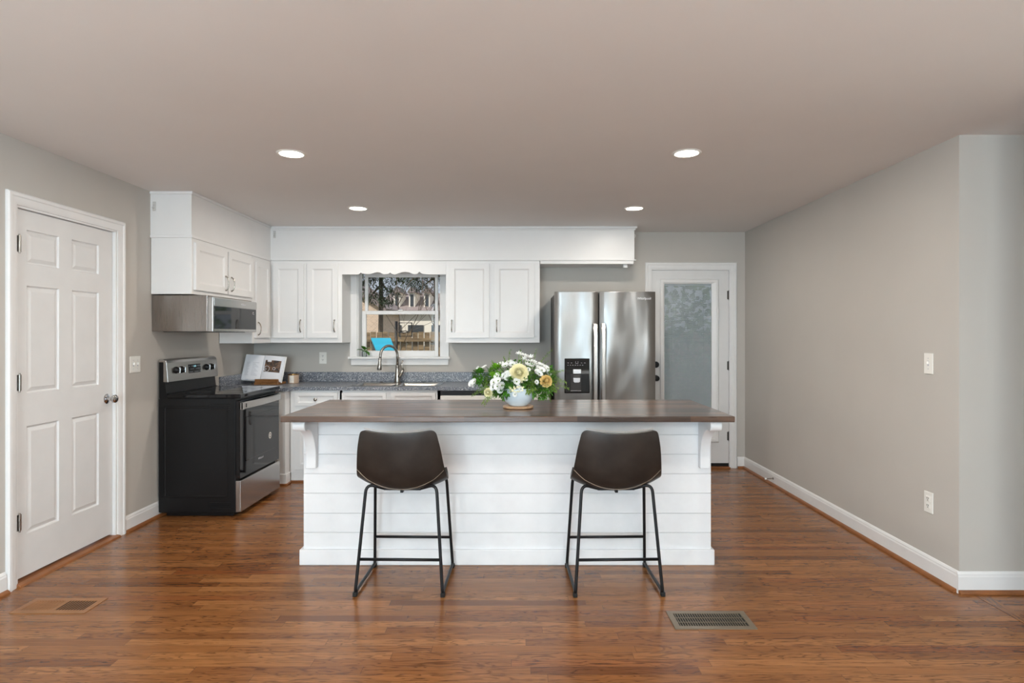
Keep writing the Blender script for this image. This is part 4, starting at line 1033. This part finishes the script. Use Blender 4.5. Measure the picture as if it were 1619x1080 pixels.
def daisy(p, r=.021, d=None, eye=True):
    d = (d or outward(p)) ; d = (d + Vector((rnd.uniform(-.3, .3), rnd.uniform(-.3, .1), rnd.uniform(-.2, .3)))).normalized(); Mx = Matrix.Translation(p) @ frame(d)
    bm = B(); petal_ring(bm, Mx, 11, r, r * .62, R(14), .003); petal_ring(bm, Mx, 9, r * .8, r * .55, R(32), .002, .001, ph=.5)
    o = obj('daisy', bm, 'petal', fl, smooth=True)
    if eye: obj('flower_eye', lathe(B(), [(r * .26, 0), (r * .24, r * .15), (r * .1, r * .2)], (0, 0, 0), 10) if False else (lambda b_: ([setattr(v, 'co', Mx @ v.co) for v in b_.verts], b_)[1])(lathe(B(), [(r * .24, .001), (r * .24, r * .22), (r * .1, r * .30)], (0, 0, 0), 10)), 'flowergreen', o, smooth=True)
def rose(p, r, m, d=None):
    d = d or outward(p); Mx = Matrix.Translation(p) @ frame(d); bm = B()
    for i, (n, rr, L, tl_, z) in enumerate(((9, .50, .50, 0, -.30), (9, .46, .50, 25, -.22), (8, .40, .52, 45, -.16), (8, .33, .50, 60, -.08), (7, .26, .46, 70, -.02), (6, .20, .42, 78, .04), (6, .14, .38, 84, .08), (5, .09, .34, 88, .10), (4, .04, .30, 89, .12))):
        petal_ring(bm, Mx @ Matrix.Rotation(rnd.uniform(-.12, .12), 4, 'X'), n, r * L, r * .56, R(tl_ * .92), r * rr, r * z, cup=.05 + .05 * i, ph=i * .37)
    obj('rose', bm, m, fl, smooth=True)
def pompom(p, r, m, n=170, name='pompom', L=.5, W=.22):
    d = outward(p); bm = B()
    for k in range(n):
        z = 1 - 2 * (k + .5) / n; a = k * 2.39996; v = Vector((math.sqrt(1 - z * z) * math.cos(a), math.sqrt(1 - z * z) * math.sin(a), z))
        if v.dot(d) < -.35: continue
        v = (v + Vector((rnd.uniform(-.2, .2),) * 3)).normalized(); leafbm(bm, p + v * r * .5, v, r * L * rnd.uniform(.8, 1.15), r * W, .15)
    return obj(name, bm, m, fl, smooth=True)
def foliage(p, r, n=70, m='leaf'):
    bm = B()
    for k in range(n):
        v = Vector((rnd.gauss(0, 1), rnd.gauss(0, .8), rnd.gauss(0, .8))).normalized(); q_ = p + v * r * rnd.uniform(.2, .85)
        leafbm(bm, q_, v + Vector((0, -.3, .2)), rnd.uniform(.014, .026), rnd.uniform(.007, .013), .3)
    obj('leaf_cluster', bm, m, fl, smooth=True)
def frond(pts, n=26, L=.016, m='frond'):
    pts = [Vector(p) for p in pts]; P_ = []
    for i in range(25):
        t = i / 24; P_.append(pts[0] * (1 - t) ** 2 + pts[1] * 2 * t * (1 - t) + pts[2] * t * t)
    bm = B(); tube(bm, P_, [.0013 * (1 - i / 30) for i in range(25)], 5)
    for i in range(5, 25):
        for s in range(3):
            d = Vector((rnd.gauss(0, 1), rnd.gauss(0, 1), rnd.gauss(0, 1))).normalized() + (P_[i] - P_[i - 1]).normalized() * .5
            e_ = P_[i] + d.normalized() * L * rnd.uniform(.4, 1) * (1.1 - i / 30); tube(bm, [P_[i], e_], [.0011, .0005], 3, caps=False)
            leafbm(bm, e_, d, L * .6, L * .28, 0)
    obj('fern_frond', bm, m, fl)
foliage(fpos(560, 690, -.05), .055, 110); foliage(fpos(880, 610, -.09), .045, 110); foliage(fpos(960, 660, -.09), .045, 110, 'frond'); foliage(fpos(650, 700, -.10), .04, 100); foliage(fpos(1200, 560, .0), .06, 120, 'frond'); foliage(fpos(1230, 480, .02), .045, 90); foliage(fpos(560, 460, .0), .06, 120); foliage(fpos(960, 480, .0), .07, 120); foliage(fpos(620, 760, -.08), .035, 80); foliage(fpos(1150, 660, -.05), .06, 130); foliage(fpos(1000, 700, -.07), .04, 90); foliage(fpos(480, 500, .0), .06, 120); foliage(fpos(330, 560, -.01), .05, 110); foliage(fpos(800, 430, .04), .08, 140); foliage(fpos(1100, 520, .02), .07, 130, 'frond'); foliage(fpos(760, 640, -.03), .07, 130); foliage(fpos(900, 640, -.04), .06, 120); foliage(fpos(1060, 640, -.02), .055, 110)
foliage(fpos(650, 560, .03), .08, 140); foliage(fpos(900, 500, .05), .09, 150); foliage(fpos(450, 560, .03), .06, 90); foliage(fpos(1220, 520, 0), .05, 100, 'leaf'); foliage(fpos(1100, 740, -.06), .045, 110)
foliage(fpos(1230, 640, 0), .045, 70, 'frond'); foliage(fpos(400, 680, -.03), .045, 70, 'frond'); foliage(fpos(980, 560, -.02), .05, 80, 'frond'); foliage(fpos(400, 610, -.04), .035, 60, 'frond')
pompom(fpos(520, 450, -.05), .050, 'lime', 200, 'lime_pompom'); pompom(fpos(310, 515, -.03), .052, 'leaf', 170, 'leaf_head', .55, .3); pompom(fpos(705, 600, -.10), .042, 'leaf', 190, 'leaf_head', .5, .26)
rose(fpos(815, 480, -.10), .060, 'cream', Vector((.1, -1, .25)).normalized()); rose(fpos(1165, 585, -.08), .040, 'yellow', Vector((.3, -1, .2)).normalized()); rose(fpos(418, 735, -.08), .030, 'cream', Vector((-.3, -1, -.1)).normalized())
for cx_, cy_, dy in ((530, 520, -.10), (485, 600, -.11), (545, 590, -.12), (610, 640, -.11), (535, 665, -.12), (480, 660, -.10), (580, 700, -.11), (255, 590, -.04), (245, 620, -.03), (215, 610, -.02), (330, 430, .0), (365, 425, .02), (290, 440, .01),
        (545, 395, .02), (580, 385, .03), (640, 390, .0), (690, 355, .03), (735, 385, .0), (790, 385, .03), (665, 490, -.06), (700, 520, -.08), (660, 545, -.07), (745, 560, -.09), (790, 590, -.1), (735, 495, -.07), (620, 540, -.07),
        (1080, 385, .0), (1120, 410, -.01), (1060, 430, -.02), (1100, 455, -.03), (1040, 470, -.04), (1075, 490, -.04), (1150, 420, .01), (1185, 490, -.02), (1160, 450, .0), (940, 440, -.04), (1035, 590, -.08), (820, 670, -.11), (845, 690, -.1), (900, 560, -.08), (330, 640, -.04), (760, 770, -.12)):
    r = .013 if cx_ in (820, 845, 760, 1035, 900, 330, 940) else .021
    daisy(fpos(cx_ + rnd.uniform(-10, 10), cy_ + rnd.uniform(-12, 12), dy + rnd.uniform(-.02, .02)), r, eye=True)
for cx_, cy_ in ((820, 255), (855, 275), (900, 275), (885, 320), (925, 330), (970, 300), (965, 350), (1010, 345), (905, 365), (960, 400), (1025, 375)):
    p = fpos(cx_ + rnd.uniform(-12, 12), cy_ + rnd.uniform(-15, 15), rnd.uniform(-.03, .05)); Mx = Matrix.Translation(p) @ frame((outward(p) + Vector((rnd.uniform(-.5, .5), 0, rnd.uniform(-.3, .5)))).normalized()); bm = B(); petal_ring(bm, Mx, 7, .021, .007, R(25), .002, cup=.1); petal_ring(bm, Mx, 6, .015, .006, R(50), .001, ph=.5)
    obj('star_flower', bm, 'petal', fl, smooth=True); stem_to(p)
bm = B()
for k in range(26):
    q_ = fpos(rnd.uniform(690, 870), rnd.uniform(650, 740), -.12 + rnd.uniform(-.01, .01)); q_.z = max(q_.z, .95); petal_ring(bm, Matrix.Translation(q_) @ frame(Vector((rnd.uniform(-.4, .4), -1, rnd.uniform(-.3, .5))).normalized()), 5, .006, .005, R(20))
obj('small_blossoms', bm, 'cream', fl, smooth=True, kind='stuff')
o0 = FC + Vector((.03, 0, .1))
for e_, mid in ((fpos(1235, 185, .03), fpos(1080, 330, .03)), (fpos(1035, 185, .04), fpos(1010, 330, .04)), (fpos(1180, 330, .05), fpos(1080, 430, .05)), (fpos(830, 190, .05), fpos(850, 330, .05)), (fpos(1380, 460, -.02), fpos(1250, 430, -.02)), (fpos(1425, 610, -.04), fpos(1300, 540, -.04)),
               (fpos(1450, 680, -.05), fpos(1330, 600, -.05)), (fpos(1350, 560, -.02), fpos(1220, 520, 0)), (fpos(1215, 840, -.06), fpos(1250, 700, -.05)), (fpos(1290, 720, -.03), fpos(1220, 620, -.03))): frond([o0, mid, e_])
for e_, mid in ((fpos(705, 190, .06), fpos(660, 330, .06)), (fpos(620, 290, .06), fpos(650, 400, .06)), (fpos(340, 880, -.08), fpos(380, 740, -.09)), (fpos(215, 775, -.05), fpos(300, 690, -.06)), (fpos(270, 720, -.05), fpos(350, 650, -.06)), (fpos(470, 340, .05), fpos(500, 430, .05)), (fpos(410, 830, -.08), fpos(430, 720, -.09)), (fpos(370, 895, -.10), fpos(400, 780, -.11))): frond([FC + Vector((-.03, 0, .1)), mid, e_])

# ------------------------------------------------------------------ outdoors, seen through the sink window and the glazed door
struct('ground', boxes((-60, 60, YB + .2, 90, -.5, -.4)), 'grass')
f = thing('garden_fence', (-1, 16, -.4), 'weathered wooden board fence behind the yard', 'fence')
for k in range(8):
    x0 = -6.6 + k * 2.4; bm = B(); y = 0
    for i in range(15): box(bm, x0 + .02 + i * .157, x0 + .158 + i * .157, 16.0 + .03 * (i % 2), 16.02 + .03 * (i % 2), -.35, 1.46 - .015 * (i % 2))
    p_ = obj('board_panel', bm, 'fence', f)
    obj('post', boxes((x0 - .06, x0 + .05, 15.88, 16.0, -.4, 1.55)), 'fence', f)
    for z in (-.1, .6, 1.2): obj('rail', boxes((x0, x0 + 2.4, 15.94, 16.0, z, z + .09)), 'fence', p_)
# long house with garage doors and dormers
hs = thing('house', (-7, 46, -2), 'white house with a mauve shingle roof and dormers beyond the fence', 'house')
obj('wall', boxes((-9.9, 4, 44, 54, -2, 3.1)), 'garage', hs)
obj('roof', prism(B(), [(43.6, 3.0), (43.6, 3.15), (49, 4.75), (54.4, 3.15), (54.4, 3.0)], lambda a, z: Vector((-10.3, a, z)), lambda a, z: Vector((4.4, a, z))), 'roof', hs)
for X in (-8.85, -7.75, -6.65, -5.0, -2.5):
    dm = obj('dormer', boxes((X - .22, X + .22, 44.6, 47, 3.2, 4.55)), 'garage', hs)
    obj('dormer_roof', prism(B(), [(X - .34, 4.5), (X, 4.98), (X + .34, 4.5)], lambda a, z: Vector((a, 44.4, z)), lambda a, z: Vector((a, 47.5, z))), 'roof', dm)
    obj('window', boxes((X - .11, X + .11, 44.55, 44.6, 3.5, 4.35)), 'pane', dm)
for X in (-8.9, -7.3, -5.6): obj('garage_window', boxes((X - .62, X + .5, 43.94, 44, 1.55, 2.1)), 'pane', hs); obj('garage_door', boxes((X - .8, X + .7, 43.96, 44, -2, 1.5)), 'garage', hs)
nb = thing('brick_house', (-9.5, 36, -1), 'tan brick house gable at the left of the window view', 'house')
obj('wall', prism(B(), [(-16, -1), (-8.15, -1), (-8.15, 3.0), (-10.6, 4.6), (-16, 4.6)], lambda a, z: Vector((a, 36, z)), lambda a, z: Vector((a, 42, z))), 'brick', nb)
obj('roof', prism(B(), [(-7.75, 2.75), (-7.7, 2.95), (-10.6, 4.95), (-16, 4.95), (-16, 4.6), (-10.6, 4.6)], lambda a, z: Vector((a, 35.7, z)), lambda a, z: Vector((a, 42, z))), 'roof', nb)
# trees
def tree(x, y, h, lean, seed, label, leafy=None, depth=4, r0=.09, name='bare_tree'):
    t = thing(name, (x, y, -.4), label, 'tree'); r = random.Random(seed); bm = B(); tips = []
    def br(p, d, L, rad, k):
        q_ = p + d * L; mid = (p + q_) / 2 + Vector((r.uniform(-.1, .1), r.uniform(-.1, .1), 0)) * L; tube(bm, [p, mid, q_], [rad, rad * .85, rad * .65], 5)
        if k == 0: tips.append(q_); return
        for i in range(3 if k > 1 else 3):
            nd = (d + Vector((r.uniform(-.9, .9), r.uniform(-.9, .9), r.uniform(-.2, .7)))).normalized(); br(q_ if i else mid, nd, L * r.uniform(.6, .85), rad * .6, k - 1)
        if k < depth: tips.append(q_)
    br(Vector((x, y, -.42)), Vector(lean).normalized(), h * .42, r0, depth)
    obj('trunk', bm, 'bark', t)
    if leafy:
        bm = B()
        for p in tips:
            for i in range(leafy):
                c_ = p + Vector((r.gauss(0, .35), r.gauss(0, .35), r.gauss(0, .22))); a = Vector((r.gauss(0, 1), r.gauss(0, 1), r.gauss(0, .5))).normalized() * .13; b_ = a.cross(Vector((0, 0, 1))).normalized() * .035
                bm.faces.new([bm.verts.new(c_ - a), bm.verts.new(c_ + b_), bm.verts.new(c_ + a), bm.verts.new(c_ - b_)])
        obj('needles', bm, 'needle', t, kind='stuff')
    return t
def pine(x, y, r0, blobs, seed, label):
    t = thing('pine_tree', (x, y, -.4), label, 'tree'); r = random.Random(seed)
    bm = B(); tube(bm, [(x, y, -.45), (x + .05, y, 3.0), (x, y, 9.0)], [r0, r0 * .85, r0 * .4], 8)
    for bx_, bz_, rad in blobs: tube(bm, [(x + .02, y, bz_ + .5), ((x + bx_) / 2, y - .2, bz_ + .25), (bx_, y - .3, bz_)], [.05, .04, .02], 5)
    obj('trunk', bm, 'bark', t); bm = B()
    for bx_, bz_, rad in blobs:
        for i in range(int(900 * rad)):
            c_ = Vector((bx_ + r.gauss(0, rad * .55), y - .3 + r.gauss(0, .4), bz_ + r.gauss(0, rad * .32))); a = Vector((r.gauss(0, 1), r.gauss(0, 1), r.gauss(0, .6))).normalized() * .10; b_ = a.cross(Vector((0, 0, 1))).normalized() * .022
            bm.faces.new([bm.verts.new(c_ - a), bm.verts.new(c_ + b_), bm.verts.new(c_ + a), bm.verts.new(c_ - b_)])
    obj('needles', bm, 'needle', t, kind='stuff')
pine(-5.66, 25, .11, [(-5.9, 3.9, .8), (-5.2, 3.1, .5), (-6.0, 2.9, .45), (-4.9, 3.75, .7), (-5.6, 4.5, 1.0), (-6.3, 3.5, .6), (-5.35, 2.7, .3)], 5, 'dark pine tree with a straight trunk standing behind the fence')
pine(-4.1, 30, .09, [(-4.6, 4.3, .8), (-5.3, 4.0, .6), (-3.9, 4.4, .8), (-4.7, 3.7, .45)], 6, 'second dark pine tree with foliage above the roof line')
tree(-2.75, 13, 4.4, (.1, 0, 1), 12, 'thin bare tree in the yard before the fence', None, 5, .012)
tree(-2.0, 17.5, 5.0, (-.2, 0, 1), 21, 'bare branching tree leaning over the fence at right', None, 6, .020)
tree(-3.6, 19, 6.5, (-.05, 0, 1), 33, 'slender bare tree between the fence and the dormers', None, 6, .022)
# post with open frame
g = thing('hoop_goal', (-3.05, 15.3, -.4), 'dark post carrying an open rectangular frame before the fence', 'goal')
obj('post', tube(B(), [(-3.05, 15.3, -.4), (-3.05, 15.3, 1.72)], .035, 10), 'blackmetal', g, smooth=True)
obj('board_frame', tube(B(), [(-2.98, 15.3, 1.34), (-2.98, 15.3, 1.68), (-2.66, 15.3, 1.68), (-2.66, 15.3, 1.34)], .018, 6, closed=True), 'blackmetal', g)
obj('net_frame', tube(B(), [(-2.98, 15.2, 1.45), (-2.82, 15.0, 1.42), (-2.7, 15.2, 1.45), (-2.82, 15.3, 1.48)], .012, 6, closed=True), 'blackmetal', g)
# box with a sloping turquoise lid
c = thing('storage_bin', (-2.45, 10.6, -.4), 'outdoor box with a bright turquoise sloping lid in the yard', 'storage box')
obj('body', prism(B(), [(10.3, -.4), (10.3, 1.10), (10.95, 1.27), (10.95, -.4)], lambda a, z: Vector((-2.42 - .2 * (a - 10.3) / .65, a, z)), lambda a, z: Vector((-2.10 - .2 * (a - 10.3) / .65, a, z))), 'darkbox', c)
bm = B(); v = [Vector(p) for p in ((-2.37, 10.2, 1.09), (-2.05, 10.2, 1.09), (-2.30, 11.0, 1.29), (-2.65, 11.0, 1.29))]
a = [bm.verts.new(p) for p in v]; b_ = [bm.verts.new(p + Vector((0, 0, .03))) for p in v]; bm.faces.new(a[::-1]); bm.faces.new(b_)
for i in range(4): bm.faces.new([a[i], a[(i + 1) % 4], b_[(i + 1) % 4], b_[i]])
obj('lid', bm, 'bluelid', c, label='bright turquoise sloping lid')
# hedge beyond the glazed door
bm = B(); r = random.Random(4)
for k in range(5200):
    p = Vector((r.uniform(1.0, 6.0), 11 + r.gauss(0, .5), r.uniform(-.4, 2.6 + .4 * math.sin(k)))); a = Vector((r.gauss(0, 1), r.gauss(0, 1), r.gauss(0, 1))).normalized() * .06; b_ = a.cross(Vector((.3, 1, .2))).normalized() * .035
    bm.faces.new([bm.verts.new(p - a), bm.verts.new(p + b_), bm.verts.new(p + a), bm.verts.new(p - b_)])
tag(obj('hedge', bm, 'hedge'), 'leafy hedge dimly seen through the blind of the back door', 'hedge', kind='stuff')
